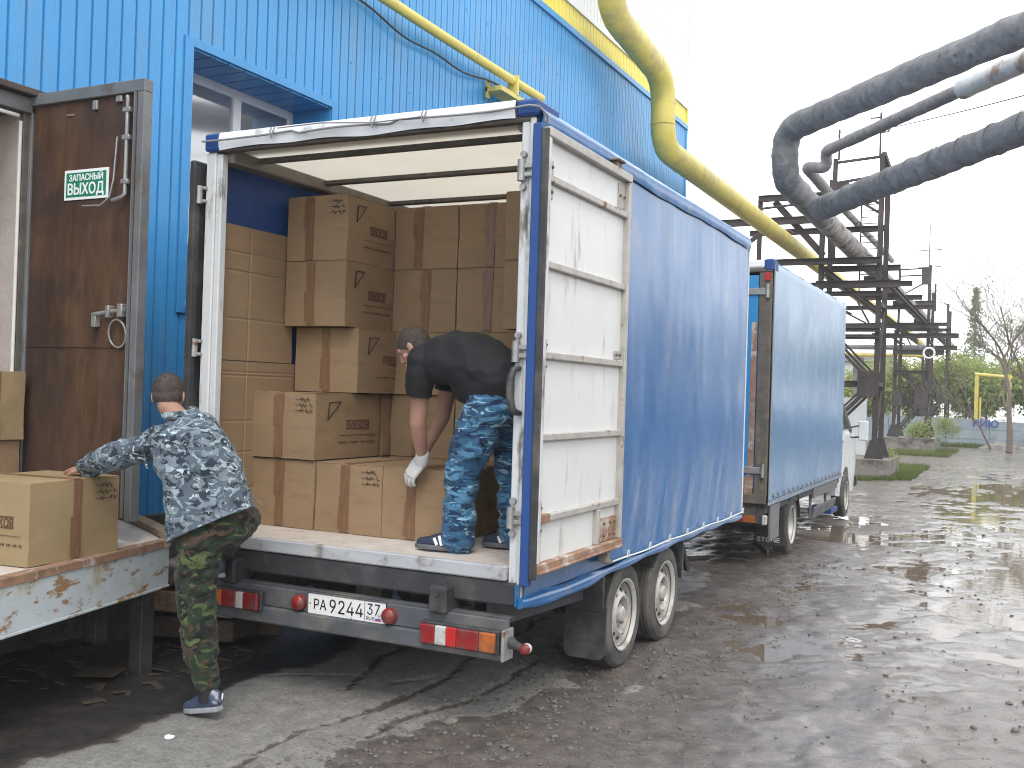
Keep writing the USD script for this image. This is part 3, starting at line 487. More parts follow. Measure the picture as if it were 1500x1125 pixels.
# ------------------------------------------------------------------ cartons
def carton(label, x0, y0, z0, w, l, h, ang=0., tape='-y', prt=None, scribble=False, mat='carton', group='cartons being loaded', lift=0.):
    """w along its own x, l along its own y from its corner (x0, y0); tape: side of its vertical tape; prt: printed side"""
    ang += rng.normal(0, .007); c, s = math.cos(ang), math.sin(ang); ex, ey, ez = np.array([c, s, 0]), np.array([-s, c, 0]), np.array([0, 0, 1.]); O = np.array([x0, y0, z0], float)
    T = thing('cardboard_box', label, 'box', O + ex * w / 2 + ey * l / 2, group=group)
    W = lambda p: O + np.asarray(p, float) @ np.array([ex, ey, ez])
    b = G(); n = 11; hh = h - .005          # a carton's sides bulge a little
    V, F, k0 = [], [], 0
    for ax, sd in ((0, 0), (0, 1), (1, 0), (1, 1), (2, 0), (2, 1)):
        o = [j for j in range(3) if j != ax]; u, v = np.meshgrid(np.linspace(0, 1, n), np.linspace(0, 1, n), indexing='ij'); P = np.zeros((n, n, 3)); D = np.array([w, l, hh])
        P[..., o[0]], P[..., o[1]] = u * D[o[0]], v * D[o[1]]; bul = 0 if ax == 2 else .006 * (u * (1 - u) * v * (1 - v)) * 16
        P[..., ax] = (D[ax] + bul) if sd else -bul
        i = np.arange(n * n).reshape(n, n); a_, b_, c_, d_ = i[:-1, :-1].ravel(), i[1:, :-1].ravel(), i[1:, 1:].ravel(), i[:-1, 1:].ravel(); f = np.vstack([np.stack([a_, b_, c_], 1), np.stack([a_, c_, d_], 1)])
        if (sd == 1) == (ax == 1): f = f[:, ::-1]
        V.append(P.reshape(-1, 3)); F.append(f + k0); k0 += n * n
    V = np.concatenate(V); V += (np.stack([meshkit.fbm(V * 5 + O * 3 + 7 * q, 3, 5 + q) for q in range(3)], 1) - .5) * .016 * np.array([1, 1, .5]); 
    part(T, 'carton', G().add(V @ np.array([ex, ey, ez]) + O, np.concatenate(F)), mat)
    alongx = tape in ('+x', '-x')            # the flaps meet along the line that ends on the taped sides
    for q in (0, 1):
        if alongx: ctr, sz = (w / 2, l * (.25 + .5 * q), h - .002), (w - .004, l / 2 - .004, .006)
        else: ctr, sz = (w * (.25 + .5 * q), l / 2, h - .002), (w / 2 - .004, l - .004, .006)
        part(T, 'flap', G().rbox(W(ctr), sz, [ex, ey, unit(ez + lift * (.08 if q else -.04) * (ey if alongx else ex))], .002), mat)
    tw = .062; t = G()
    if alongx:
        sx = w + .0085 if tape == '+x' else -.0085
        t.rbox(W((w / 2, l / 2, h + .003)), (w + .004, tw, .0015), [ex, ey, ez], .0004).rbox(W((sx, l / 2, h * .53)), (.002, tw, h * .93), [ex, ey, ez], .0005)
        t.rbox(W((sx * 1.002, l / 2 - .014, h * .28)), (.003, tw, h * .52), [ex, unit(ey + .04 * ez), unit(ez - .04 * ey)], .0005)
    else:
        sy = l + .0085 if tape == '+y' else -.0085
        t.rbox(W((w / 2, l / 2, h + .003)), (tw, l + .004, .0015), [ex, ey, ez], .0004)
        r1, r2, r3 = rng.normal(0, .018), rng.normal(0, .025), rng.normal(0, .014); t.rbox(W((w * .46 + r3, sy - .002, h * .5)), (tw, .002, h * .96), [unit(ex + r1 * ez), ey, unit(ez - r1 * ex)], .0005)
        t.rbox(W((w * .46 - .012 + r3, sy - .0036, h * (.3 if r1 > 0 else .72))), (tw, .002, h * .45), [unit(ex + r2 * ez), ey, unit(ez - r2 * ex)], .0005)
    part(T, 'tape', t, 'tape')
    def face(side):
        return {'-y': (W((0, -.0075, 0)), ex, w), '+x': (W((w + .0075, 0, 0)), ey, l), '-x': (W((-.0075, l, 0)), -ey, l)}[side]
    if prt:
        o, xd, L = face(prt); nn = np.cross(xd, ez); g = G(); k = G(); pr = lambda u, v: o + xd * u + ez * v
        tri = [(.19, .86), (.36, .87), (.17, .60)]; tri = [(a * L, b * h) for a, b in tri]
        for a in range(3):
            p, q = np.array(tri[a]), np.array(tri[(a + 1) % 3]); k.beam(pr(*p), pr(*q), .012 if a == 2 else .006, .002, nn, .0005)
        g.text('ВИККОЯ', h * .115, pr(.63 * L, h * .46), xd, ez, .0012, True, L * .36, True)
        for yy in (.455, .585): g.rbox(pr(.63 * L, h * yy), (L * .37, .0012, .007), [xd, -nn, ez], .0003)
        g.rbox(pr(.63 * L, h * .36), (L * .56, .0012, .0035), [xd, -nn, ez], .0003)
        x = .34
        while x < .92:
            d = rng.uniform(.012, .035); g.rbox(pr((x + d / 2) * L, h * .25), (L * d, .001, .011), [xd, -nn, ez], .0003); x += d + rng.choice([.008, .008, .03])
        part(T, 'printing', g, 'print_brown'); part(T, 'marker_sign', k, 'print_black')
    if scribble:
        o, xd, L = face(tape); nn = np.cross(xd, ez); g = G()
        for r_ in range(3): g.rbox(o + xd * L * .80 + ez * h * (.90 - .085 * r_), (L * .2, .0012, .003), [xd, -nn, ez], .0003)
        for r_ in range(9):
            u, v = .78 + .05 * (r_ % 4), .89 - .085 * (r_ // 3); p = o + xd * L * u + ez * h * v; a = rng.uniform(-1, 1); g.beam(p, p + xd * .018 + ez * .016 * a, .005, .002, nn, .0005); g.beam(p, p + xd * .01 * a + ez * .016, .005, .002, nn, .0005)
        part(T, 'handwriting', g, 'print_black')
    return T
F0, H = .882, .4345
carton('brown carton at the left end of the front floor row, against the cardboard lining', -2.15, .45, F0, .495, .66, .43, tape='-y')
carton('brown carton in the middle of the front floor row', -1.643, .45, F0, .497, .66, .43, tape='-y', scribble=True)
carton('brown carton at the right of the front floor row, under the gloved hand', -1.140, .45, F0, .455, .66, .43, tape='-y')
carton('printed carton standing on the left end of the floor row, its top flap lifted', -2.165, .43, F0 + .437, .515, .72, .425, tape='-y', prt='+x', scribble=True, lift=.6)
carton('printed carton set back above the lowest printed one', -2.125, .815, F0 + 2 * H, .515, .64, .43, tape='-y', prt='+x')
carton('printed carton second from the top of the left stack', -2.135, .70, F0 + 3 * H, .49, .56, .43, tape='-y', prt='+x')
carton('printed carton topmost of the left stack, just below the roof rail', -2.135, .70, F0 + 4 * H, .49, .555, .43, tape='-y', prt='+x', scribble=True)
rows = ['at floor level', 'second from the floor', 'third from the floor', 'fourth from the floor', 'topmost']
for i, (cx, cn) in enumerate(((-1.645, 'left'), (-1.13, 'middle'))):
    for k in range(5): carton(f'brown carton {rows[k]} in the {cn} column of the back stack', cx, 1.29 if k < 2 else 1.265, F0 + k * H, .505, .65, .43, tape='-y')
for k in range(5): carton(f'brown carton {rows[k]} in the right column of the back stack', -.615, 1.28 if k < 3 else .95, F0 + k * H, .51, .65 if k < 3 else .95, .43, tape='-y')
carton('brown carton hidden low behind the left front stack', -2.15, 1.20, F0, .49, .5, .43); carton('brown carton behind the lowest printed one', -2.15, 1.2, F0 + H, .49, .5, .43)
carton('pale brown printed carton on the loading platform under the hand', -2.80, -1.19, .80, .535, .655, .435, ang=math.radians(7.4), tape='+x', prt='-y', scribble=True, mat='carton_yellow', lift=.5)
carton('yellowish carton topmost by the rusty door, cut by the photo edge', -3.90, -.72, 1.388, .50, .42, .43, tape='+x', mat='carton_yellow')
carton('tall dull carton below the yellowish one by the rusty door', -3.93, -.72, .80, .50, .42, .583, tape='+x', mat='carton')
def sheet(label, y0, y1, z0, z1, creases, x, tilt=0):
    U = np.unique(np.concatenate([np.linspace(y0, y1, 14), *[[c - .012, c, c + .012] for c in creases[0]]])); V = np.unique(np.concatenate([np.linspace(z0, z1, 16), *[[c - .012, c, c + .012] for c in creases[1]]]))
    def fn(u, v):
        d = .010 * (meshkit.noise(np.stack([u * 2.4, v * 2.1, 0 * u + x], -1), 4) - .5)
        for c in creases[0]: d = d - .005 * (np.abs(u - c) < .006)
        for c in creases[1]: d = d - .004 * (np.abs(v - c) < .006)
        return np.stack([x + d + tilt * (v - z0), u, v], -1)
    def back(u, v): p = fn(u, v); p[..., 0] -= .005; return p
    g = G().grid(fn, U, V); g.add(back(*np.meshgrid(U, V, indexing='ij')).reshape(-1, 3), g.f[0][:, ::-1]); single('cardboard_sheet', g, 'carton_sheet', label, 'cardboard')
sheet('upper flattened cardboard lining the left inside wall of the trailer', .06, .80, 1.935, 2.79, ([.36], [2.2, 2.5, 2.62]), -2.152)
sheet('lower flattened cardboard lining the left inside wall of the trailer', .06, .83, .885, 1.93, ([.35], [1.84, 1.86, 1.55, 1.35, 1.12]), -2.150, .004)

# ------------------------------------------------------------------ wheels
def wheel(T, ctr, r=.345, wd=.19, side=1, holes=10, rimr=.225, steel='rim_steel', dish=.0):
    ax = np.array([side, 0, 0.]); c = np.asarray(ctr, float); h = wd / 2; R = r
    W = part(T, 'wheel', G().lathe([(rimr - .03, -h * .8), (rimr + .004, -h * .92), (R - .06, -h), (R - .018, -h * .92), (R - .004, -h * .72)] + [(R, -h * .68), (R, -h * .40), (R - .009, -h * .39), (R - .009, -h * .31), (R, -h * .30), (R, -.012), (R - .009, -.010), (R - .009, .010), (R, .012), (R, h * .30), (R - .009, h * .31), (R - .009, h * .39), (R, h * .40), (R, h * .68)] + [(R - .004, h * .72), (R - .018, h * .92), (R - .028, h * .965), (R - .033, h * .955), (R - .06, h), (R - .095, h * .97), (rimr + .004, h * .90), (rimr - .02, h * .72)], c, ax, 56), 'tyre', smooth=35)
    rim = G().lathe([(rimr + .008, h * .93), (rimr + .012, h * 1.0), (rimr + .002, h * 1.0), (rimr - .012, h * .85), (rimr - .02, h * .35), (rimr - .035, h * .1), (rimr - .035, -h * .8)], c, ax, 48)
    d0 = h * (.30 - dish)
    prof = [(rimr - .03, d0 - .035), (rimr - .045, d0 + .01), (rimr - .075, d0 + .03), (.125, d0 + .055), (.112, d0 + .05), (.104, d0 + .02), (.055, d0 + .018), (.05, d0 + .05), (.036, d0 + .06), (.001, d0 + .062)]
    rim.lathe(prof, c, ax, 48); part(W, 'rim', rim, steel, smooth=30)
    hol, nuts = G(), G(); e2, e3_ = np.array([0, 1., 0]), np.array([0, 0, 1.])
    for k in range(holes):
        a = 2 * np.pi * (k + .3) / holes; p = c + ax * (d0 + .034) + (e2 * math.cos(a) + e3_ * math.sin(a)) * (rimr - .068); q = unit(e2 * math.cos(a) + e3_ * math.sin(a)); hol.lathe([(.001, .001), (.013, .001), (.017, -.006)], p, unit(ax + q * .35), 12)
    for k in range(6):
        a = 2 * np.pi * (k + .1) / 6; p = c + ax * (d0 + .018) + (e2 * math.cos(a) + e3_ * math.sin(a)) * .079; nuts.cyl(p, p + ax * .022, .012, .010, 6)
    part(W, 'vent_holes', hol, 'ink_black'); part(W, 'wheel_nuts', nuts, 'grey_steel'); return W

# ------------------------------------------------------------------ the trailer
XR, XL, LEN, ZT = .03, -2.19, 4.62, 3.29
tr = thing('cargo_trailer', 'blue tarpaulin box trailer with its rear doors folded open', 'trailer', (-1.08, 2.3, 0))
for k in range(8):
    x0 = XL + .03 + k * .2725; part(tr, 'floor_board', G().box(x0, x0 + .270, .012, LEN - .05, .845, .8795 - .0012 * (k % 2), .004), 'deck_ply')
part(tr, 'rear_sill', G().box(XL + .02, XR - .085, -.022, .011, .805, .882, .008), 'sill_grey')
part(tr, 'rear_beam', G().box(XL - .01, XR - .004, -.012, .09, .675, .803, .012), 'chassis_dark')
ch = G()
for x in (-.36, -1.80): ch.box(x - .045, x + .045, .12, LEN + .1, .50, .66, .006)
for y in (.6, 1.3, 2.1, 2.9, 3.7, 4.4): ch.box(XL + .05, XR - .06, y - .03, y + .03, .66, .845, .006)
ch.box(XR - .13, XR - .06, .1, LEN, .66, .84).box(XL + .05, XL + .12, .1, LEN, .66, .84)
ch.beam((-.36, LEN, .56), (-1.08, LEN + 1.0, .52), .09, .1).beam((-1.80, LEN, .56), (-1.08, LEN + 1.0, .52), .09, .1)
part(tr, 'chassis', ch, 'chassis_dark')
part(tr, 'axle', G().cyl((-1.95, 1.63, .345), (-.2, 1.63, .345), .045).cyl((-1.95, 2.50, .345), (-.2, 2.50, .345), .045), 'chassis_dark', smooth=40)
part(tr, 'post', G().box(XL - .02, XL + .055, -.005, .07, .80, 3.20, .007).box(XL + .056, XL + .10, .004, .06, .83, 3.19, .006), 'post_white')
part(tr, 'post', G().box(XR - .082, XR - .036, -.003, .07, .70, 3.20, .007).box(XR - .034, XR + .0, -.008, .07, .70, 3.22, .007), 'post_white')
part(tr, 'post', G().box(XR - .06, XR - .01, LEN - .07, LEN - .01, .84, 3.2).box(XL + .01, XL + .06, LEN - .07, LEN - .01, .84, 3.2), 'frame_rail')
part(tr, 'header', G().box(XL + .0, XR - .002, -.006, .06, 3.201, 3.262, .008), 'frame_dark')
part(tr, 'roof_rail', G().box(XL + .015, XL + .14, .061, LEN - .05, 3.145, 3.225, .01), 'frame_rail', label='grey roof rail along the left side'); part(tr, 'roof_rail', G().box(XR - .14, XR - .015, .061, LEN - .05, 3.17, 3.225, .01), 'frame_rail')
for y in (.30, 1.0, 1.80, 2.55, 3.3, 4.1): part(tr, 'roof_bow', G().box(XL + .14, XR - .14, y - .025, y + .025, 3.185, 3.217, .006), 'frame_dark')
bows = np.array([0, .30, 1.0, 1.80, 2.55, 3.3, 4.1, LEN])
def roof(u, v):
    t = np.clip((v[..., None] - bows[:-1]) / np.diff(bows), 0, 1); sag = np.where((t > 0) & (t < 1), t * (1 - t) * 4, 0).max(-1)
    z = ZT - .052 - .010 * sag + .004 * meshkit.noise(np.stack([u * 3, v * 3, 0 * u], -1), 3) - .02 * np.maximum(0, np.abs(u - (XL + XR) / 2) - 1.0) * 3
    return np.stack([u, v, z], -1)
part(tr, 'roof_sheet', G().grid(roof, np.linspace(XL + .02, XR - .02, 24), np.linspace(-.01, LEN, 60)), 'tarp_cream', smooth=True)
# side tarpaulin with its folds, bottom hem and lashing cord
def side(u, v):
    P = np.stack([u * .55, v * .22, 0 * u], -1); d = .012 * (meshkit.fbm(P * 4, 3, 61) - .5)
    fold = meshkit.fbm(np.stack([u * 7 + .9 * v, v * .5, 0 * u], -1), 3, 62) - .5
    d = d + .009 * fold * sstep(2.3, 3.25, v) * sstep(1.4, 2.6, u) + .013 * (meshkit.fbm(np.stack([u * 6 - 2.2 * v, v * .9, 0 * u], -1), 3, 63) - .5) * (1 - sstep(.85, 1.5, v)) * sstep(1.0, 2.0, u)
    edge = np.sin(np.clip((u - 0) / LEN, 0, 1) * np.pi) ** .3 * sstep(.72, .80, v); x = XR + .012 + d * edge
    top = sstep(ZT - .07, ZT, v); return np.stack([x - .05 * top * top, u, v], -1)
part(tr, 'side_tarp', G().grid(side, np.linspace(0, LEN, 230), np.linspace(.732, ZT, 110)), 'tarp_blue', smooth=True)
def lside(u, v): d = .012 * (meshkit.fbm(np.stack([u * 3, v * .8, 0 * u], -1), 3, 71) - .5); return np.stack([XL - .005 + d, u, v], -1)
part(tr, 'side_tarp', G().grid(lside, np.linspace(0.01, LEN, 50), np.linspace(.72, ZT, 30)), 'tarp_blue_dull', smooth=True)
part(tr, 'front_tarp', G().grid(lambda u, v: np.stack([u, LEN - .004 + .01 * (meshkit.noise(np.stack([u * 3, v, 0 * u], -1), 9) - .5), v], -1), np.linspace(XL, XR, 20), np.linspace(.72, ZT, 20)), 'tarp_blue_dull', smooth=True)
hem = G(); ys = np.linspace(-.05, LEN, 70); rr = .024 + .020 * np.exp(-((ys - .5) / .5) ** 2) + .006 * np.sin(ys * 9)
hem.tube([(XR + .006 + .01 * math.exp(-((y - .5) / .6) ** 2), y, .708 - .012 * math.sin(y * 1.4) - .012 * math.exp(-((y - .45) / .5) ** 2)) for y in ys], rr, 10, wob=.25); hem.beam((XR - .004, -.045, .69), (XR - .004, -.045, .80), .05, .012)
part(tr, 'hem', hem, 'tarp_blue', smooth=60)
crd = G().tube([(XR + .034, y, .748 + .004 * math.sin(y * 6)) for y in np.linspace(1.22, LEN - .01, 60)], .0055, 6).tube([(XR + .012, LEN + .012, z) for z in np.linspace(.74, 3.22, 30)], .008, 6)
for y in np.arange(1.5, LEN, .44): crd.tube([(XR + .036, y - .02, .742), (XR + .042, y - .012, .79), (XR + .042, y + .012, .79), (XR + .036, y + .02, .742)], .0045, 6)
part(tr, 'lashing_cord', crd, 'cord_white', smooth=60)
# valance over the opening
def val(u, v): sag = -.008 * np.maximum(0, .5 - v) * (1 + np.sin(u * 5.1)) - .005 * (1 - v) * np.sin(u * 11); return np.stack([u, -.022 - .012 * np.sin(v * 3.1) - .006 * meshkit.noise(np.stack([u * 9, v * 3, 0 * u], -1), 3), 3.215 + .095 * v + sag], -1)
part(tr, 'valance', G().grid(val, np.linspace(XL + .10, XR - .11, 70), np.linspace(0, 1, 8)).grid(lambda u, v: np.stack([u, -.024 + .3 * v, 3.308 - .02 * v], -1), np.linspace(XL + .10, XR - .11, 8), np.linspace(0, 1, 3)), 'tarp_white', smooth=60, label='dirty white flap rolled over the rear opening')
part(tr, 'corner_flap', G().box(XL - .02, XL + .098, -.030, .25, 3.205, 3.310, .012), 'tarp_blue_dull'); part(tr, 'corner_flap', G().box(XR - .108, XR + .02, -.030, .25, 3.225, 3.312, .014), 'tarp_blue_dull')
def flap(u, v):     # the roof sheet's blue edge falls over the side tarpaulin
    return np.stack([XR + .026 + .014 * np.sin(v * 2.6) + .006 * (meshkit.fbm(np.stack([u * 5, v, 0 * u], -1), 3, 5) - .5) - .06 * v ** 4, u, 3.175 + .008 * np.sin(u * 2.3) * (1 - v) + .003 * np.sin(u * 9) * (1 - v) + v * .127], -1)
part(tr, 'roof_flap', G().grid(flap, np.linspace(.0, LEN, 120), np.linspace(0, 1, 10)), 'tarp_blue', smooth=True)
vc = G().tube([(x, -.052 - .006 * math.sin(x * 9), 3.268 + .012 * math.sin(x * 4) - (.02 if -1.5 < x < -.8 else 0)) for x in np.linspace(XL - .02, XR - .02, 40)] + [(XR + .03, -.04, 3.262), (XR + .05, .03, 3.23), (XR + .05, .04, 3.19)], .0065, 6)
vc.tube([(-1.62, -.06, 3.29), (-1.30, -.062, 3.292), (-.95, -.06, 3.262), (-.62, -.062, 3.266)], .004, 6)
for x in (-1.66, -.95, -.62): vc.tube([(x - .012, -.05, 3.30), (x - .012, -.066, 3.27), (x, -.066, 3.235), (x + .012, -.066, 3.27), (x + .012, -.05, 3.30)], .005, 6)
part(tr, 'valance_cord', vc, 'cord_grey', smooth=60)
# right door, swung right round against the side
DX0, DX1 = XR + .045, XR + .098; dy0, dy1 = -.035, 1.205; dz0, dz1 = .855, 3.155
dr = part(tr, 'rear_door', G().box(DX0 - .004, DX0 + .018, dy0 + .03, dy1 - .02, dz0 + .03, dz1 - .03), 'panel_white', label='white right door folded back against the side')
rb_ = lambda g, y0, y1, z0, z1, p=0.: g.box(DX0 + .012, DX1 + p, y0, y1, z0, z1, .005)
part(dr, 'frame_rail', rb_(G(), dy0, dy1, dz1 - .05, dz1, .004), 'rail_grey', label='top rail')
part(dr, 'frame_rail', rb_(G(), dy0, dy1, dz0, dz0 + .055, .006).box(DX1 - .01, DX1 + .016, dy0 + .01, dy1 - .01, dz0 + .004, dz0 + .016), 'rail_rust', label='rusty bottom rail')
part(dr, 'frame_rail', rb_(G(), dy0, dy0 + .032, dz0 + .056, dz1 - .051), 'post_white'); part(dr, 'frame_rail', rb_(G(), dy1 - .045, dy1, dz0 + .056, dz1 - .051), 'rail_grey')
for z in (2.90, 2.455, 1.985, 1.560): part(dr, 'cross_rail', rb_(G(), dy0 + .033, dy1 - .046, z - .019, z + .019, -.008), 'rail_grey')
part(dr, 'cross_rail', rb_(G(), dy0 + .033, dy1 - .046, 1.118, 1.156, -.008), 'rail_grey', label='lower cross rail with a rusty end'); part(dr, 'cross_rail', G().box(DX0 + .02, DX1 - .005, dy0 + .034, dy0 + .16, 1.114, 1.16), 'rail_rust')
part(dr, 'upright', rb_(G(), .80, .845, dz0 + .056, 1.117, -.004), 'rail_grey')
pl_, bo = G(), G()
for (y0, y1, z0, z1) in ((dy0 + .036, dy0 + .115, 2.93, 3.0), (dy0 + .036, dy0 + .115, 2.80, 2.872), (dy1 - .16, dy1 - .05, 2.93, 3.08), (dy0 + .036, dy0 + .10, 2.01, 2.07), (dy0 + .036, dy0 + .10, 1.895, 1.958), (dy1 - .15, dy1 - .05, 2.01, 2.06), (dy0 + .036, dy0 + .10, 1.165, 1.22), (dy0 + .036, dy0 + .10, 1.04, 1.11)):
    pl_.box(DX0 + .018, DX0 + .026, y0, y1, z0, z1, .002)
    for yy in (y0 + .022, y1 - .022): bo.lathe([(.009, -.003), (.009, .008), (.004, .012), (.0005, .012)], (DX0 + .026, yy, (z0 + z1) / 2), (1, 0, 0), 8)
part(dr, 'bracket_plate', pl_, 'rail_grey'); part(dr, 'bracket_plate', G().box(DX0 + .019, DX0 + .029, .90, 1.155, dz0 + .06, dz0 + .20, .002).box(DX0 + .019, DX0 + .028, dy0 + .034, dy0 + .09, dz0 + .06, dz0 + .17, .002), 'rail_rust', label='rusty corner plates')
for yy in (.95, 1.05, 1.12):
    for zz in (.95, 1.02): bo.lathe([(.009, -.003), (.009, .008), (.004, .012), (.0005, .012)], (DX0 + .029, yy, zz), (1, 0, 0), 8)
stage.GetPrimAtPath(part(dr, 'bolts', bo, 'frame_dark')).SetCustomDataByKey('kind', 'stuff')
part(tr, 'door_edge', G().box(DX0 - .04, DX0 + .012, dy0 - .018, dy0 + .028, dz0 - .06, dz1 + .02, .006), 'tarp_blue_dull', label='blue tarpaulin edge beside the folded door'); part(tr, 'door_seal', G().box(DX0 + .0135, DX0 + .052, dy0 - .022, dy0 - .001, dz0 - .02, dz1 - .01, .008), 'rubber')
part(tr, 'door_catch', G().box(XR + .02, XR + .085, 1.00, 1.045, .78, .853).cyl((XR + .06, .98, .80), (XR + .06, 1.07, .78), .022), 'frame_rail'); part(tr, 'door_catch', G().box(XR + .03, XR + .08, .98, 1.06, 3.158, 3.20).box(XR + .01, XR + .10, .96, 1.08, 3.20, 3.212), 'frame_dark')
for z in (2.94, 2.0, 1.14):
    g = G().cyl((XR - .064, -.030, z - .055), (XR - .064, -.030, z + .055), .021).box(XR - .062, XR + .045, -.034, -.012, z - .034, z - .010).box(XR - .062, XR + .045, -.034, -.012, z + .010, z + .034)
    for zz in (z - .085, z + .085): g.cyl((XR - .058, -.006, zz), (XR - .058, -.030, zz), .017)
    part(tr, 'hinge', g, 'worn_steel', smooth=40)
    part(tr, 'hinge', G().cyl((XL - .045, -.03, z - .055), (XL - .045, -.03, z + .055), .02).box(XL - .06, XL + .0, -.034, -.006, z - .05, z - .03).box(XL - .06, XL + .0, -.034, -.006, z + .03, z + .05), 'worn_steel', smooth=40)
part(tr, 'grab_handle', G().tube([(XR - .045, -.012, 1.915), (XR - .06, -.055, 1.905), (XR - .075, -.062, 1.85), (XR - .075, -.062, 1.76), (XR - .06, -.058, 1.70), (XR - .045, -.05, 1.685), (XR - .035, -.012, 1.68)], [.013, .019, .022, .022, .021, .018, .013], 10), 'plastic_black', smooth=True)
part(tr, 'rear_door', G().box(XL - .105, XL - .058, -.06, 1.18, .86, 3.15, .01).box(XL - .057, XL - .045, -.07, -.02, .90, 3.11, .004), 'rubber', label='left door folded back against the far side, its dark edge in view')
# wheels, guards and flaps
for y in (1.63, 2.50):
    wheel(tr, (XR - .115, y, .345), side=1); wheel(tr, (XL + .115, y, .345), side=-1)
a = np.linspace(math.radians(8), math.radians(172), 18)
for y in (1.63, 2.50):
    for x0, x1 in ((XR - .235, XR - .015),): part(tr, 'mudguard', G().grid(lambda u, v: np.stack([u, y + .385 * np.cos(v), .345 + .375 * np.sin(v)], -1), np.array([x0, x0 + .01, x1 - .01, x1]), a[3:] if y < 2 else a[:-3]), 'plastic_black', smooth=50)
part(tr, 'mudguard', G().box(XR - .24, XR - .012, 1.205, 1.228, .43, .70, .01), 'plastic_black')
def rounded(w, h, r): return sg.box(-w / 2 + r, r, w / 2 - r, h).union(sg.box(-w / 2, r, w / 2, h)).union(sg.Point(-w / 2 + r, r).buffer(r)).union(sg.Point(w / 2 - r, r).buffer(r)).union(sg.box(-w / 2 + r, 0, w / 2 - r, r))
part(tr, 'mudflap', G().prism(rounded(.275, .33, .05), (XR - .128, 1.203, .135), (1, 0, 0), unit((0, .06, 1)), .010), 'rubber'); part(tr, 'mudflap', G().prism(rounded(.275, .33, .05), (XL + .128, 1.20, .135), (1, 0, 0), (0, 0, 1), .010), 'rubber')
part(tr, 'side_skirt', G().beam((-.24, .14, .60), (-.12, 1.20, .60), .02, .20).box(-.115, .0, 2.95, 2.97, .45, .70), 'bumper_grey')
part(tr, 'support_leg', G().beam((-.10, 3.15, .70), (-.04, 3.22, .40), .05, .03), 'chassis_dark')
# bumper, lamps, number plate
bp = part(tr, 'bumper', G().box(-2.0, -.02, -.085, -.015, .405, .500, .010).box(-2.0, -.02, -.062, -.020, .5015, .615, .006).box(-2.0, -.02, -.030, .03, .616, .622, .002), 'bumper_grey')
part(bp, 'end_cap', G().box(-.0195, -.004, -.125, -.01, .415, .575, .006), 'worn_steel'); part(bp, 'bumper_bracket', G().beam((-.36, .0, .55), (-.36, .3, .62), .08, .1).beam((-1.80, .0, .55), (-1.80, .3, .62), .08, .1), 'chassis_dark')
def lamp(x0, x1, z0, z1, segs):
    L_ = part(tr, 'rear_lamp', G().box(x0 - .012, x1 + .012, -.104, -.0655, z0 - .012, z1 + .012, .006), 'plastic_black'); x = x0
    for frac, m in segs:
        d = (x1 - x0) * frac; part(L_, 'lens', G().box(x + .001, x + d - .001, -.130, -.1045, z0, z1, .007), m); x += d
lamp(-.50, -.055, .452, .552, ((.20, 'lens_red'), (.15, 'lens_white'), (.14, 'lens_bright_red'), (.30, 'lens_red'), (.21, 'lens_amber')))
lamp(-1.935, -1.60, .480, .575, ((.2, 'lens_amber'), (.32, 'lens_red'), (.16, 'lens_white'), (.32, 'lens_red')))
for x in (-.725, -1.335): part(tr, 'plate_lamp', G().lathe([(.044, -.01), (.044, .02), (.041, .032), (.029, .042), (.0005, .047)], (x, -.066, .553), (0, -1, 0), 20), 'lens_red', smooth=40)
part(tr, 'buffer', G().box(-.475, -.365, -.10, .06, .605, .752, .014).cyl((-.42, -.10, .64), (-.42, -.108, .64), .018).cyl((-.42, -.10, .715), (-.42, -.108, .715), .018), 'rubber', label='rubber dock buffer'); part(tr, 'buffer', G().box(-1.91, -1.80, -.10, .06, .605, .752, .014), 'rubber')
hn = G().tube([(-.004, -.05, .505), (.03, -.06, .495), (.075, -.07, .49)], [.034, .024, .018], 12); part(tr, 'outline_lamp', hn, 'rubber', smooth=50)
part(tr, 'outline_lamp', G().lathe([(.001, -.03), (.022, -.028), (.027, -.01), (.022, .012), (.001, .018)], (.095, -.085, .487), (0, -1, 0), 18), 'lens_red', smooth=50, label='red end of the rubber outline lamp'); part(tr, 'outline_lamp', G().lathe([(.001, -.03), (.022, -.026), (.027, -.004), (.026, .012)], (.095, -.060, .487), (0, 1, 0), 18), 'lens_white', smooth=50)
px0, px1, pz0, pz1 = -1.272, -.752, .503, .615
npl = part(tr, 'number_plate', G().box(px0, px1, -.076, -.070, pz0, pz1, .002), 'plate_white', label='number plate РА 9244 37'); y_ = -.0765
part(npl, 'plate_frame', G().box(px0 - .006, px1 + .006, -.0795, -.0635, pz1 + .001, pz1 + .009).box(px0 - .006, px1 + .006, -.0795, -.0635, pz0 - .009, pz0 - .001).box(px0 - .009, px0 - .001, -.0795, -.0635, pz0, pz1), 'bumper_grey')
tx = G().text('РА', .058, (px0 + .036, y_, pz0 + .028), (1, 0, 0), (0, 0, 1), width=.085).text('9244', .074, (px0 + .140, y_, pz0 + .020), (1, 0, 0), (0, 0, 1), width=.225).text('37', .060, (px0 + .398, y_, pz0 + .042), (1, 0, 0), (0, 0, 1), width=.082).text('RUS', .018, (px0 + .395, y_, pz0 + .012), (1, 0, 0), (0, 0, 1), width=.052)
tx.box(px0 + .384, px0 + .387, -.0775, -.0762, pz0 + .004, pz1 - .004, .0004).box(px0 + .012, px0 + .018, -.0785, -.0762, .555, .563)
part(npl, 'characters', tx, 'ink_black'); part(npl, 'flag', G().box(px0 + .455, px0 + .492, -.0776, -.0762, pz0 + .010, pz0 + .017, .0003), 'flag_red'); part(npl, 'flag', G().box(px0 + .455, px0 + .492, -.0776, -.0762, pz0 + .0175, pz0 + .024, .0003), 'flag_blue')

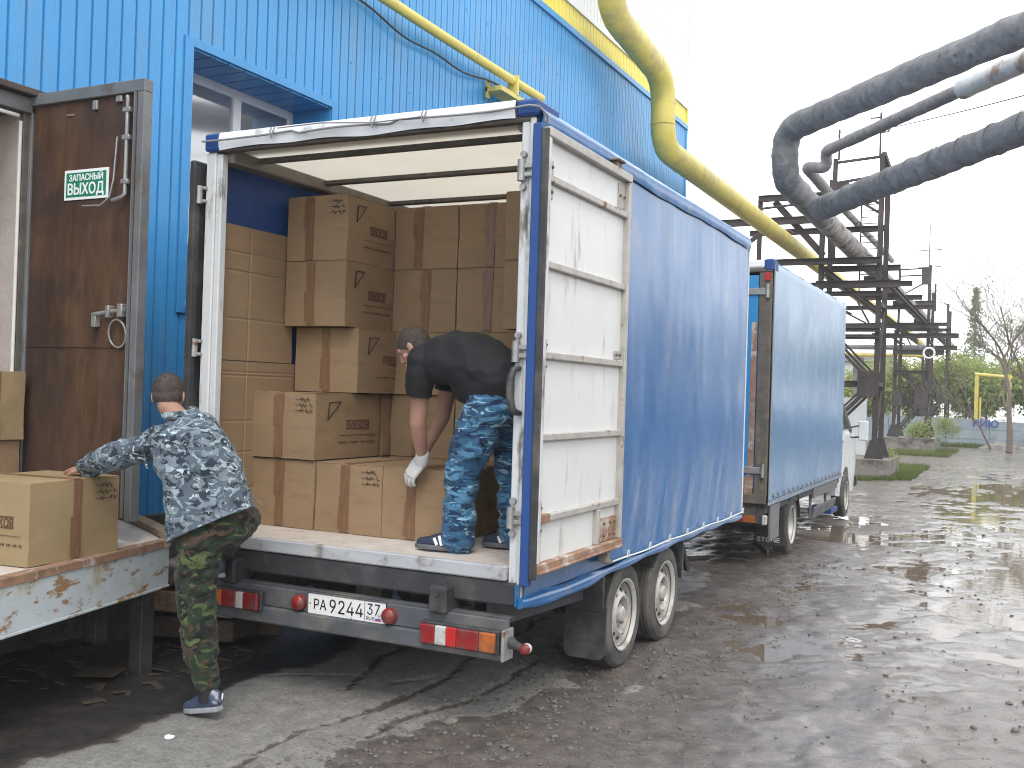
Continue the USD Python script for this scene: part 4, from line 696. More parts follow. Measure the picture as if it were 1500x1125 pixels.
# ------------------------------------------------------------------ the towing truck
tk = thing('box_truck', 'light truck with white cab and blue tarpaulin box ahead of the trailer', 'truck', (-1.05, 9.2, 0))
TX, TL, TY0, TY1, TZ0, TZ1 = .0, -2.14, 5.92, 10.88, .70, 3.26
def tside(u, v): d = .010 * (meshkit.fbm(np.stack([u * 1.6, v * .7, 0 * u], -1), 3, 81) - .5) + .006 * (meshkit.fbm(np.stack([u * 5, v * 2, 0 * u], -1), 3, 82) - .5); t = sstep(TZ1 - .06, TZ1, v); return np.stack([TX + d - .05 * t * t, u, v], -1)
part(tk, 'side_tarp', G().grid(tside, np.linspace(TY0 + .01, TY1, 90), np.linspace(TZ0 - .015, TZ1, 50)), 'tarp_light', smooth=True)
part(tk, 'side_tarp', G().box(TL, TL + .01, TY0 + .01, TY1, TZ0, TZ1), 'tarp_light'); part(tk, 'front_tarp', G().box(TL, TX - .02, TY1 - .02, TY1 - .005, TZ0, TZ1 - .01), 'tarp_light')
part(tk, 'roof_sheet', G().grid(lambda u, v: np.stack([u, v, TZ1 - .01 - .012 * np.abs(np.sin((v - TY0) * 3.8)) + 0 * u], -1), np.linspace(TL, TX - .03, 10), np.linspace(TY0, TY1, 50)), 'tarp_white', smooth=True)
part(tk, 'floor_frame', G().box(TL + .02, TX - .03, TY0 + .03, TY1 - .03, .60, .70), 'chassis_dark')
rd = part(tk, 'rear_door', G().box(-2.0, -.155, TY0 - .012, TY0 + .02, .86, 3.09), 'cladding_trim', label='blue painted rear door')
part(rd, 'rust_patch', G().box(-.50, -.157, TY0 - .0145, TY0 - .0125, .80, .98, .001).box(-.215, -.157, TY0 - .0145, TY0 - .0125, .985, 2.6, .001), 'rail_rust')
part(rd, 'hinge_strap', G().box(-.42, -.06, TY0 - .03, TY0 - .013, 2.885, 2.955).cyl((-.055, TY0 - .035, 2.85), (-.055, TY0 - .035, 2.99), .02), 'worn_steel'); part(rd, 'hinge_strap', G().box(-.42, -.06, TY0 - .03, TY0 - .013, 1.015, 1.085).cyl((-.055, TY0 - .035, .98), (-.055, TY0 - .035, 1.12), .02), 'worn_steel')
part(tk, 'rear_frame', G().box(-.150, -.012, TY0 - .018, TY0 + .06, .70, 3.12, .01).box(TL, -2.005, TY0 - .018, TY0 + .06, .70, 3.12, .01), 'frame_dark'); part(tk, 'rear_frame', G().box(TL, -.012, TY0 - .02, TY0 + .06, 3.121, 3.16, .008).box(TL, -.012, TY0 - .02, TY0 + .06, .70, .80, .008), 'frame_dark')
part(tk, 'valance', G().box(TL, -.10, TY0 - .025, TY0 + .05, 3.162, 3.25, .02), 'tarp_white'); part(tk, 'corner_flap', G().box(-.098, .004, TY0 - .027, TY0 + .2, 3.13, 3.262, .02), 'tarp_blue_dull')
part(tk, 'marker_lamp', G().box(-.085, -.030, TY0 - .035, TY0 - .0185, 3.03, 3.115, .006), 'lens_bright_red')
hk = G()
for i in range(17):
    y = TY0 + .3 + i * .275; hk.tube([(TX + .012, y - .025, .745), (TX + .022, y, .79), (TX + .012, y + .025, .745)], .007, 6).cyl((TX + .005, y, .77), (TX + .03, y, .77), .014)
hk.tube([(TX + .014, y, .728) for y in np.linspace(TY0 + .05, TY1, 20)], .006, 6).tube([(TX + .008, TY0 + .004, z) for z in np.linspace(.74, 3.2, 20)], .007, 6)
part(tk, 'lashing', hk, 'cord_grey', smooth=60)
c_ = G()
for x in (-.75, -1.4): c_.box(x - .05, x + .05, TY0 + .1, 13.0, .46, .60)
part(tk, 'chassis', c_.cyl((-1.9, 7.46, .34), (-.25, 7.46, .34), .07).box(-.9, -1.25, 7.3, 7.62, .22, .46), 'chassis_dark')
part(tk, 'rear_bumper', G().box(-2.0, -.05, TY0 + .02, TY0 + .08, .47, .60), 'chassis_dark')
rl = part(tk, 'rear_lamp', G().box(-.47, -.045, TY0 - .02, TY0 + .018, .495, .585), 'plastic_black'); part(rl, 'lens', G().box(-.46, -.24, TY0 - .035, TY0 - .021, .503, .577), 'lens_red'); part(rl, 'lens', G().box(-.238, -.12, TY0 - .035, TY0 - .021, .503, .577), 'lens_amber'); part(rl, 'lens', G().box(-.045, .005, TY0 - .05, TY0 - .0, .49, .59, .01), 'lens_white')
part(tk, 'mudguard', G().box(-.03, -.005, 6.12, 6.56, .30, .672, .004), 'grey_steel', label='grey side plate'); part(tk, 'mudflap', G().box(-.36, -.02, 6.93, 6.945, .14, .62, .003).beam((-.36, 6.935, .16), (-.02, 6.1, .17), .02, .06), 'rubber')
mg = G().text('STONE', .05, (-.33, 6.925, .18), (1, 0, 0), (0, 0, 1), width=.26); part(tk, 'lettering', mg, 'plate_white')
wheel(tk, (-.13, 7.46, .335), r=.335, dish=.9, rimr=.215); wheel(tk, (-1.98, 7.46, .335), r=.335, side=-1, dish=.9, rimr=.215)
aa = np.linspace(.1, math.pi - .1, 14); part(tk, 'mudguard', G().grid(lambda u, v: np.stack([u, 7.46 + .41 * np.cos(v), .335 + .39 * np.sin(v)], -1), np.array([-.26, -.02]), aa), 'plastic_black', smooth=50)
gd = part(tk, 'side_guard', G().box(-.05, -.015, 8.72, 10.6, .545, .675), 'grey_steel'); part(gd, 'guard_rail', G().rbox((-.04, 9.65, .345), (.03, 1.75, .15), [unit((1, 0, -.25)), (0, 1, 0), unit((.25, 0, 1))]), 'bumper_grey')
for y in (8.74, 9.9): part(gd, 'guard_post', G().box(-.08, -.05, y, y + .05, .28, .60), 'grey_steel')
part(tk, 'step', G().box(-.35, -.02, 10.2, 10.75, .20, .27), 'tarp_blue_dull')
prof = [(10.97, .40), (10.97, 2.05), (11.1, 2.16), (11.5, 2.13), (11.75, 2.02), (12.42, 1.36), (12.6, 1.30), (13.05, 1.10), (13.22, .92), (13.26, .55), (13.2, .36), (12.30, .36)] + [(11.84 + .43 * math.cos(t), .36 + .43 * math.sin(t)) for t in np.linspace(.05, math.pi - .05, 16)] + [(11.38, .36), (11.3, .36)]
def wideslab(poly, x0, x1):
    m = trimesh.creation.extrude_polygon(sg.Polygon(poly), 1.0, engine='earcut'); m = m.subdivide_to_size(.22); v = np.array(m.vertices); Y, Z, S = v[:, 0], v[:, 1], v[:, 2]
    tap = .13 * sstep(1.15, 2.15, Z) + .05 * sstep(12.7, 13.3, Y) + .02 * sstep(.8, .4, Z); X = (x0 + tap) + ((x1 - tap) - (x0 + tap)) * S; return trimesh.Trimesh(np.column_stack([X, Y, Z]), m.faces[:, ::-1], process=False)
def sx(z, y=11): return -.075 - .13 * float(sstep(1.15, 2.15, z)) - .05 * float(sstep(12.7, 13.3, y))
def sidepoly(pts, t=.006, off=.0):      # follows the cab's leaning side
    P = np.array([(sx(z, y) + off, y, z) for y, z in pts]); n = len(P); V = np.vstack([P, P + [t, 0, 0]]); F = []
    for i in range(1, n - 1): F += [[0, i, i + 1], [n, n + i + 1, n + i]]
    for i in range(n): j = (i + 1) % n; F += [[i, i + n, j], [j, i + n, j + n]]
    return G().add(V, np.array(F))
cab = part(tk, 'cab', wideslab(prof, -1.98, -.075), 'cab_white', smooth=40)
part(cab, 'window', sidepoly([(11.12, 1.36), (11.12, 1.93), (11.6, 1.92), (12.12, 1.42), (12.12, 1.36)]), 'cab_glass'); part(cab, 'windscreen', G().add(np.array([(-1.85, 11.79, 2.0), (-.22, 11.79, 2.0), (-.13, 12.39, 1.41), (-1.94, 12.39, 1.41)]) + [0, .012, .012], np.array([[0, 1, 2], [0, 2, 3]])), 'cab_glass')
part(cab, 'window_seal', sidepoly([(12.14, 1.33), (11.66, 1.96), (11.74, 1.98), (12.40, 1.36), (12.36, 1.30)], .008), 'rubber')
part(cab, 'door_seam', sidepoly([(11.06, .42), (11.06, 2.0), (11.072, 2.0), (11.072, .42)], .002).addm(sidepoly([(12.22, .80), (12.22, 1.3), (12.232, 1.3), (12.232, .80)], .002)), 'rubber'); part(cab, 'body_moulding', sidepoly([(11.0, 1.02), (11.0, 1.05), (13.0, 1.05), (13.0, 1.02)], .012).addm(sidepoly([(11.0, .66), (11.0, .69), (11.5, .69), (11.5, .66)], .012)), 'cab_white')
part(cab, 'door_handle', sidepoly([(11.14, 1.17), (11.14, 1.21), (11.3, 1.21), (11.3, 1.17)], .03), 'plastic_black')
part(cab, 'mirror', G().box(.02, .17, 12.38, 12.46, 1.18, 1.50, .02), 'cab_white'); part(cab, 'mirror_arm', G().tube([(-.14, 12.22, 1.38), (-.05, 12.34, 1.40), (.04, 12.40, 1.42)], .014, 8).tube([(-.12, 12.22, 1.24), (-.05, 12.34, 1.23), (.04, 12.40, 1.24)], .014, 8), 'plastic_black')
part(cab, 'headlight', G().box(-.5, -.15, 13.20, 13.25, .74, .92, .02), 'lens_white'); part(cab, 'headlight', G().box(-1.9, -1.55, 13.20, 13.25, .74, .92, .02), 'lens_white'); part(cab, 'front_bumper', G().box(-1.95, -.1, 13.2, 13.34, .38, .58, .03), 'plastic_black')
wheel(tk, (-.15, 11.84, .335), r=.335, dish=.2, rimr=.215); wheel(tk, (-1.92, 11.84, .335), r=.335, side=-1, dish=.2, rimr=.215)

# ------------------------------------------------------------------ big gas pipe stepping down along the wall and away
def bend(pts, rad, n=7):      # polyline with rounded corners
    pts = [np.asarray(p, float) for p in pts]; out = [pts[0]]
    for a, b, c in zip(pts[:-2], pts[1:-1], pts[2:]):
        d0, d1 = unit(a - b), unit(c - b); r = min(rad, np.linalg.norm(a - b) * .49, np.linalg.norm(c - b) * .49)
        for t in np.linspace(0, 1, n): out.append((1 - t) ** 2 * (b + d0 * r) + 2 * t * (1 - t) * b + t * t * (b + d1 * r))
    out.append(pts[-1]); return out
def dense(pts, step):
    o = [pts[0]]
    for a, b in zip(pts[:-1], pts[1:]):
        k = max(1, int(np.linalg.norm(np.asarray(b) - a) / step))
        for i in range(1, k + 1): o.append(a + (np.asarray(b) - a) * i / k)
    return o
bg = thing('gas_main', 'thick yellow gas pipe stepping down past the warehouse corner towards the trestle', 'pipe', (-3, 11, 5.7))
pth = bend([(-3.0, 8.62, 12), (-3.0, 8.62, 7.22), (-3.0, 11.14, 6.98), (-3.0, 11.14, 5.86), (-3.0, 62, 5.45)], .5)
part(bg, 'pipe', G().tube(pth, .200, 24), 'gas_yellow', smooth=60)
for p, ax in (((-3, 11.14, 6.55), (0, 0, 1)), ((-3, 11.14, 6.22), (0, 0, 1)), ((-3, 9.3, 7.155), (0, 1, -.095)), ((-3, 10.5, 7.04), (0, 1, -.095)), ((-3, 8.62, 7.75), (0, 0, 1)), ((-3, 12.2, 5.85), (0, 1, -.008)), ((-3, 17, 5.81), (0, 1, -.008)), ((-3, 23.5, 5.76), (0, 1, -.008))): part(bg, 'weld', G().lathe([(.197, -.008), (.205, -.004), (.205, .004), (.197, .008)], p, ax, 24), 'gas_yellow', smooth=True)
part(bg, 'clamp', G().tube([(-3.22, 20.9, 5.95), (-3.1, 20.9, 6.02), (-2.9, 20.9, 6.02), (-2.78, 20.9, 5.95)], .014, 6), 'frame_dark')

# ------------------------------------------------------------------ insulated pipes over the yard
def wrapped(pts, r, n=20, seed=1, step=.16, amp=.10): d = np.array(dense(bend(pts, .42, 8), step)); rr = r * (1 + amp * (meshkit.fbm(d * 2.3 + seed, 3, seed) - .5) * 2 + .03 * np.sin(np.arange(len(d)) * 2.1)); return G().tube(d, rr, n, wob=.10, seed=seed)
def bands(T, pts, r, every, m='grey_steel'):
    d = np.array(dense(pts, every))
    for a, b in zip(d[:-1], d[1:]): part(T, 'band', G().lathe([(r * 1.02, -.012), (r * 1.075, -.008), (r * 1.075, .008), (r * 1.02, .012)], (a + b) / 2, unit(b - a), 20), m, smooth=True)
cA, sA = math.cos(math.radians(45)), math.sin(math.radians(45))
wa = thing('heating_pipe', 'thickest black-wrapped pipe rising from the trestle and crossing the yard overhead', 'pipe', (-1.4, 13, 5.6))
A1 = np.array([-1.42, 13.06, 6.46]); A2 = A1 + np.array([sA, -cA, .012]) * 9
part(wa, 'pipe', wrapped([A2, A1, (-1.41, 13.08, 5.62), (-1.4, 17.0, 5.57)], .222, 24, 1), 'wrap_dark', smooth=60)
part(wa, 'pipe', wrapped([(-1.4, 16.6, 5.57), (-1.4, 62, 5.35)], .222, 20, 2, .3), 'wrap_grey', smooth=60, label='torn grey wrapping of the run along the trestle')
wb = thing('condensate_pipe', 'thin wrapped pipe crossing overhead between the two thick dark ones', 'pipe', (-1.1, 15.3, 6.5))
B0 = np.array([-1.12, 15.27, 6.57]); dB = unit(np.array([2.262, 10.888, 6.57]) - B0); Lb = np.linalg.norm(np.array([1.534, 11.891, 6.57]) - B0)
part(wb, 'pipe', wrapped([B0 + dB * Lb, B0, (-1.06, 15.3, 6.25), (-1.44, 15.1, 6.27), (-1.46, 18, 6.28)], .105, 14, 5, .12), 'wrap_dark', smooth=60); part(wb, 'pipe', wrapped([(-1.46, 17.8, 6.28), (-1.44, 30, 6.40)], .085, 12, 6, .2), 'wrap_grey', smooth=60); part(wb, 'pipe', wrapped([B0 + dB * (Lb - .1), B0 + dB * (Lb + 5)], .155, 14, 7, .12), 'wrap_silver', smooth=60, label='silver clad end of the pipe')
wc = thing('return_pipe', 'lower dark wrapped pipe with wire bands branching off over the road', 'pipe', (-.9, 14, 5.3))
C0 = np.array([-.90, 13.95, 5.25]); dC = unit(np.array([2.288, 9.599, 5.33]) - C0)
part(wc, 'pipe', wrapped([C0 - dC * .12 + [0, .02, 0], C0 + dC * 9], .205, 22, 9, .16, .06), 'wrap_dark', smooth=60); bands(wc, [C0, C0 + dC * 8.4], .205, .62)

# ------------------------------------------------------------------ pipe trestle
def ibeam(p0, p1, w=.12, h=.18):
    p0, p1 = np.asarray(p0, float), np.asarray(p1, float); g = G(); u = np.array([0, 0, 1.]) if abs(unit(p1 - p0)[2]) < .9 else np.array([0, 1., 0])
    y = unit(p1 - p0); x = unit(np.cross(y, u)); z = np.cross(x, y)
    g.beam(p0, p1, w * .15, h - .004, u, .002); g.beam(p0 + z * h / 2, p1 + z * h / 2, w, .018, u, .002); g.beam(p0 - z * h / 2, p1 - z * h / 2, w, .018, u, .002); return g
def pylon(label, Y, D, xl, xr, tops, levels, base, gz_=(2.25,)):
    T = thing('trestle_pylon', label, 'pipe trestle', ((xl + xr) / 2, Y, 0), group='pylons of the pipe trestle')
    k = 0
    for y in (Y, Y + D):
        for x in (xl, xr):
            part(T, 'leg', ibeam((x, y, base), (x, y, tops[k]), .11, .15), 'trestle_steel'); k += 1
            part(T, 'foot', G().box(x - .2, x + .2, y - .18, y + .18, base - .03, base).prism(sg.Polygon([(-.22, 0), (.22, 0), (.09, .45), (-.09, .45)]), (x, y - .11, base), (1, 0, 0), (0, 0, 1), .014), 'trestle_steel')
    for y, x0, x1, z, h in levels: part(T, 'cross_beam', ibeam((x0, y - .083, z), (x1, y - .083, z), .10, h * .82), 'trestle_steel')
    for z in gz_:
        for y in (Y - .12, Y + D - .12):
            part(T, 'gusset', G().box(xr - .42, xr + .06, y - .012, y, z - .32, z + .32), 'trestle_steel'); part(T, 'gusset', G().box(xl - .06, xl + .3, y - .012, y, z - .25, z + .25), 'trestle_steel')
            part(T, 'cross_beam', ibeam((xl + .01, y + .205, z), (xr - .01, y + .205, z), .08, .12), 'trestle_steel')
            for s in (1, -1): part(T, 'brace', G().beam((xl + .1, y + .02, z + s * 1.25), (xr - .2, y + .02, z + s * .14), .05, .07).beam((xl + .1, y + .1, z + s * 1.25 + .13), (xr - .2, y + .1, z + s * .14 + .13), .05, .05), 'trestle_steel')
    for x in (xl, xr):
        for z0, z1 in ((base + .4, 2.1), (2.4, 4.1)):
            part(T, 'brace', G().beam((x, Y + .1, z0), (x, Y + D - .1, z1), .05, .05), 'trestle_steel')
        for zz in np.arange(base + .5, 4.4, .45): part(T, 'lattice_bar', G().beam((x - .06, Y + .02, zz), (x + .06, Y + .02, zz + .22), .012, .05), 'trestle_steel')
        for z in (2.25, 4.2): part(T, 'side_tie', G().beam((x, Y, z), (x, Y + D, z), .08, .10), 'trestle_steel')
    return T
P1 = pylon('nearest trestle pylon, standing on a concrete block just past the white cab', 21.1, 1.25, -2.12, -.76, (6.95, 7.78, 7.5, 7.78), [(21.0, -4.7, -1.9, 6.26, .20), (21.0, -3.68, -2.1, 6.84, .17), (21.0, -3.72, -.70, 5.22, .17), (20.95, -2.2, -.28, 4.64, .20), (21.0, -2.15, -.65, 4.42, .12), (22.4, -4.2, -.7, 6.2, .16), (22.4, -2.3, -.4, 5.2, .16), (21.05, -2.1, -.7, 3.55, .10), (21.05, -2.1, -.7, 3.35, .06)], .46)
part(P1, 'hanger', G().box(-3.69, -3.59, 20.95, 21.05, 4.9, 6.92), 'trestle_steel'); part(P1, 'brace', G().beam((-4.2, 21.0, 5.55), (-3.3, 21.0, 6.2), .08, .1), 'trestle_steel'); part(P1, 'brace', G().beam((-3.3, 21.1, 6.78), (-2.1, 21.2, 5.4), .1, .16), 'trestle_steel')
part(P1, 'tie_rod', G().cyl((-3.9, 20.88, 6.56), (-2.0, 20.88, 6.70), .03, n=8), 'trestle_steel')
for z0, z1 in ((7.66, 7.74), (7.16, 7.28)): part(P1, 'top_tie', G().beam((-1.85, 21.1, z0), (-.76, 21.1, z1), .05, .06), 'trestle_steel')
part(P1, 'top_post', G().box(-1.90, -1.80, 21.05, 21.15, 5.3, 7.75), 'trestle_steel'); part(P1, 'gusset', G().box(-1.82, -1.52, 21.08, 21.10, 6.85, 7.2), 'trestle_steel'); part(P1, 'brace', G().beam((-1.55, 21.1, 7.1), (-.8, 21.1, 6.6), .05, .06), 'trestle_steel'); part(P1, 'brace', G().beam((-1.55, 21.1, 6.88), (-.8, 21.1, 6.38), .05, .06), 'trestle_steel'); part(P1, 'brace', G().beam((-.74, 21.1, 7.8), (-.58, 22.3, 7.2), .12, .12), 'trestle_steel')
lad = G()
for k in range(14): lad.beam((-1.35, 22.1, 4.7 + k * .16), (-.85, 22.1, 4.7 + k * .16), .02, .02)
part(P1, 'ladder', lad.beam((-1.35, 22.1, 4.6), (-1.35, 22.1, 7.0), .03, .03).beam((-.85, 22.1, 4.6), (-.85, 22.1, 7.0), .03, .03), 'trestle_steel')
P2 = pylon('second trestle pylon, on a long dark concrete block by the bend of the road', 36.5, 1.9, -1.92, -.77, (4.6, 7.05, 4.6, 6.2), [(36.4, -4.5, -.4, 4.75, .22), (36.4, -4.5, -.5, 4.35, .16), (36.4, -2.0, -.6, 5.6, .2), (36.4, -2.0, -.2, 3.75, .2), (38.3, -3.0, .2, 4.5, .2), (36.4, -1.95, -.7, 3.0, .14)], .55, (1.95,))
part(P2, 'top_post', G().box(-1.88, -1.80, 36.45, 36.55, 4.4, 6.95), 'trestle_steel')
for z in (6.9, 6.65, 5.6, 5.4): part(P2, 'top_tie', G().beam((-1.84, 36.5, z), (-.8, 36.5, z + .03), .04, .05), 'trestle_steel')
part(P2, 'gusset', G().box(-1.05, -.72, 36.40, 36.42, 6.3, 6.95), 'trestle_steel'); part(P2, 'brace', G().beam((-1.8, 36.5, 5.9), (-1.0, 36.5, 6.35), .04, .05), 'trestle_steel')
a = np.linspace(0, 2 * np.pi, 25); single('cable_coil', G().tube(np.stack([-.70 + .19 * np.cos(a), 36.1 + 0 * a, 3.72 + .19 * np.sin(a)], 1), .035, 8, cap=False), 'tarp_white', 'white coil of cable hung on the second pylon under the pipe', 'coil', smooth=True)
P3 = pylon('farthest trestle pylon, close to the blue fence', 47.5, 1.9, -1.8, -.75, (4.4, 6.6, 4.4, 6.4), [(47.4, -3.5, -.3, 4.5, .25), (47.4, -2.0, -.3, 5.1, .2)], .3, (2.2,))
gr_ = thing('trestle_girder', 'dark steel cross arms and rails carrying the grey pipe between the pylons', 'pipe trestle', (-1.4, 28, 4.9))
for x, z in ((-2.05, 5.02), (-.85, 5.02)): part(gr_, 'rail', ibeam((x, 21.3, z), (x, 47.4, z - .25), .10, .14), 'trestle_steel')
for y, x0, x1 in ((25.5, -3.4, -.4), (29.5, -2.4, -.45), (33, -3.4, -.35), (41, -3.4, -.4), (44.5, -2.4, -.45)):
    part(gr_, 'cross_arm', ibeam((x0, y, 5.15), (x1, y, 5.15), .10, .13), 'trestle_steel'); part(gr_, 'saddle', G().box(-1.68, -1.12, y - .1, y + .1, 5.22, 5.37), 'trestle_steel'); y in (33,) and part(gr_, 'stanchion', G().beam((x1 + .03, y, 5.0), (x1 + .03, y, 5.95), .05, .06), 'trestle_steel')
    part(gr_, 'brace', G().beam((x0, y, 5.05), (-2.0, y, 4.3), .05, .06), 'trestle_steel')
for (cx0, cx1, cy0, cy1, h, lab) in ((-2.6, -.36, 20.55, 22.9, .45, 'grey concrete footing under the nearest pylon'), (-2.15, -.42, 35.6, 39.0, .54, 'long dark concrete footing under the second pylon'), (-2.1, -.45, 46.9, 50, .28, 'low concrete footing under the farthest pylon')):
    m = trimesh.creation.box([cx1 - cx0, cy1 - cy0, h + .3]).subdivide_to_size(.25); v = np.array(m.vertices); v += (meshkit.fbm(v * 2.2 + cx0, 3, 4)[:, None] - .5) * .10 * np.array([1, 1, .5]); single('footing', trimesh.Trimesh(v + [(cx0 + cx1) / 2, (cy0 + cy1) / 2, h / 2 - .15], m.faces, process=False), 'concrete', lab, 'footing')
wr = thing('overhead_wire', 'thin bare wire on insulators passing over the nearest pylon', 'wire', (-.9, 21, 8.4))
part(wr, 'wire', G().tube([(-.86 + t * 3.13 * 1.6, 21 - t * 7.96 * 1.6, 8.36 - t * 1.67 * 1.6 + .1 * (t * 1.6) * (t * 1.6 - 1)) for t in np.linspace(0, 1, 24)], .010, 6).tube([(-.86, 21, 8.36), (-1.76, 21, 8.38), (-4, 30, 8.3)], .008, 6), 'wire')
part(wr, 'support', G().box(-.83, -.79, 20.98, 21.02, 7.7, 8.78).beam((-1.05, 21, 8.66), (-.79, 21, 8.66), .03, .03).beam((-.83, 21, 8.30), (-.62, 21, 8.30), .03, .03).box(-1.78, -1.74, 20.98, 21.02, 7.7, 8.45), 'trestle_steel'); part(wr, 'insulator', G().lathe([(.001, 0), (.03, .01), (.05, .04), (.03, .07), (.05, .09), (.02, .12), (.001, .12)], (-.62, 21, 8.31), (0, 0, 1), 12), 'insulator', smooth=True)

# ------------------------------------------------------------------ far background
fn = thing('yard_fence', 'blue grey panel fence closing the yard beyond the trestle', 'fence', (3, 43.8, 0))
for i in range(14):
    x = -9 + i * 2.05; zt = 1.22 + .07 * math.sin(i * 2.3)
    part(fn, 'panel', G().box(x, x + 2.02, 43.75, 43.80, .02, zt, .004), 'fence_paint'); part(fn, 'post', G().box(x - .03, x + .03, 43.80, 43.88, 0, zt + .04), 'fence_paint')
    for z in (.38, .80): part(fn, 'rail', G().box(x + .01, x + 2.01, 43.735, 43.749, z, z + .03), 'fence_paint')
single('graffiti', G().text('РИЮ', .30, (.55, 43.73, .90), (1, 0, 0), (0, 0, 1), bold=True, width=1.0), 'graffiti_blue', 'blue sprayed letters on the far fence', 'graffiti')
fw2 = thing('light_fence', 'pale low wall behind the white cab and the nearest pylon', 'wall', (-3.6, 31, 0))
for i in range(4): part(fw2, 'panel', G().box(-9 + i * 1.7, -7.32 + i * 1.7, 31 + .02 * i, 31.06 + .02 * i, 0, 1.95), 'far_wall')
part(fw2, 'post', G().box(-.62 - 1.7 - .0, -.52 - 1.7, 31.05, 31.2, 0, 1.9), 'far_wall')
hs = thing('workshop', 'distant pale workshop with a flat roof half hidden behind the trestle', 'building', (-8, 56, 0))
part(hs, 'wall', G().box(-14, -4.0, 55, 62, 0, 4.1), 'far_wall'); part(hs, 'roof', G().box(-14.2, -3.8, 54.8, 62.2, 4.102, 4.35), 'far_roof')
for i in range(4): wv = part(hs, 'window', G().box(-5.6 - 2.2 * i, -4.5 - 2.2 * i, 54.94, 54.995, 1.3, 2.8), 'pvc_white'); part(wv, 'pane', G().box(-5.5 - 2.2 * i, -4.6 - 2.2 * i, 54.925, 54.939, 1.4, 2.7), 'window_glass')
yg = thing('distant_gas_pipe', 'thin yellow gas pipe on a grey post far behind the trestle', 'pipe', (-3, 42, 3.9)); part(yg, 'pipe', G().tube([(-7, 41.5, 3.86), (-1.0, 41.5, 3.86)], .085, 10), 'gas_yellow', smooth=60); part(yg, 'post', G().box(-4.15, -3.75, 41.5, 41.8, 0, 3.75), 'concrete'); part(yg, 'heat_pipe', G().tube([(-7, 41.6, 4.2), (-.9, 41.6, 4.2)], .11, 10), 'wrap_dark', smooth=60)
ga = thing('gas_pipe_arch', 'square yellow gas pipe arch standing behind the far fence', 'pipe', (1, 46, 0))
for x in (.62, 1.95): part(ga, 'upright', G().cyl((x, 46, 0), (x, 46, 3.25), .085, n=12), 'gas_yellow', smooth=60)
part(ga, 'top_pipe', G().cyl((.53, 46, 3.24), (2.05, 46, 3.12), .085, n=12), 'gas_yellow', smooth=60); part(ga, 'brace_pipe', G().cyl((.78, 46, 0), (.78, 46, 2.2), .05, n=10), 'gas_yellow', smooth=60)
ms = thing('aerial_mast', 'slender mast with two cross arms far behind the trestle', 'mast', (-2.58, 60, 0)); part(ms, 'pole', G().cyl((-2.58, 60, 0), (-2.58, 60, 12.4), .06, .03, 8), 'grey_steel'); part(ms, 'cross_arm', G().beam((-3.3, 60, 10.9), (-1.9, 60, 10.95), .06, .05), 'grey_steel'); part(ms, 'cross_arm', G().beam((-3.2, 60, 9.9), (-1.9, 60, 9.95), .06, .05), 'grey_steel')
def branches(base, h, spread, levels, seed, lean=(0, 0), trunk=.1, kids=5):
    r = np.random.default_rng(seed); g = G(); tips = []
    def grow(p, d, L, rad, lv):
        pts = [p]; n = 5
        for i in range(n): d = unit(d + r.normal(0, .12, 3) + [0, 0, .05]); pts.append(pts[-1] + d * L / n)
        g.tube(pts, np.linspace(rad, rad * .45, len(pts)), 6 if lv > 1 else 4 if lv else 3)
        if lv == 0: tips.extend(pts[1:]); return
        tips.extend(pts[3:] if lv < 2 else [])
        for k in range(kids):
            t = r.uniform(.3, 1.0); q = np.array(pts)[min(n, int(t * n) + 1)]; a = r.uniform(0, 6.283); dd = unit(d * r.uniform(.5, 1.0) + spread * np.array([math.cos(a), math.sin(a), r.uniform(-.1, .6)])); grow(q, dd, L * r.uniform(.5, .72), rad * .45, lv - 1)
    grow(np.asarray(base, float), unit(np.array([lean[0], lean[1], 1.])), h * .45, trunk, levels); return g, np.array(tips)
def leaves(tips, per, rad, size, seed):
    r = np.random.default_rng(seed); c = np.repeat(tips, per, 0) + r.normal(0, rad, (len(tips) * per, 3)); n = len(c); a = r.normal(size=(n, 3)); a /= np.linalg.norm(a, axis=1)[:, None]; b = np.cross(a, r.normal(size=(n, 3))); b /= np.linalg.norm(b, axis=1)[:, None]; s = size * r.uniform(.5, 1.3, n)[:, None]
    V = np.stack([c - a * s, c + b * s * .5, c + a * s, c - b * s * .5], 1).reshape(-1, 3); i = np.arange(n) * 4; return G().add(V, np.vstack([np.stack([i, i + 1, i + 2], 1), np.stack([i, i + 2, i + 3], 1)]))
def tree(name, label, base, h, spread, lv, seed, per, rad, size, mat, kids=5, group=None, trunk=.1, lean=(0, 0)):
    T = thing(name, label, 'shrub' if name == 'shrub' else 'tree', base, group=group); g, tips = branches(base, h, spread, lv, seed, lean, trunk, kids); part(T, 'trunk', g, 'bark'); part(T, 'crown', leaves(tips, per, rad, size, seed + 1), mat)
tree('tree', 'bare multi-branched tree with few leaves at the right end of the yard', (2.05, 40.2, 0), 8.6, .75, 4, 11, 1, .08, .035, 'leaf_pale', 5, trunk=.12)
tree('tree', 'second bare young tree leaning in at the photo edge before the fence', (3.0, 41.6, 0), 8.4, .8, 4, 12, 1, .10, .04, 'leaf_pale', 5, trunk=.10, lean=(-.25, 0))
tree('tree', 'thin leafless sapling just left of the bare tree', (1.35, 42.3, 0), 5.4, .6, 2, 15, 2, .10, .04, 'leaf_pale', 6, trunk=.05, lean=(-.35, 0))
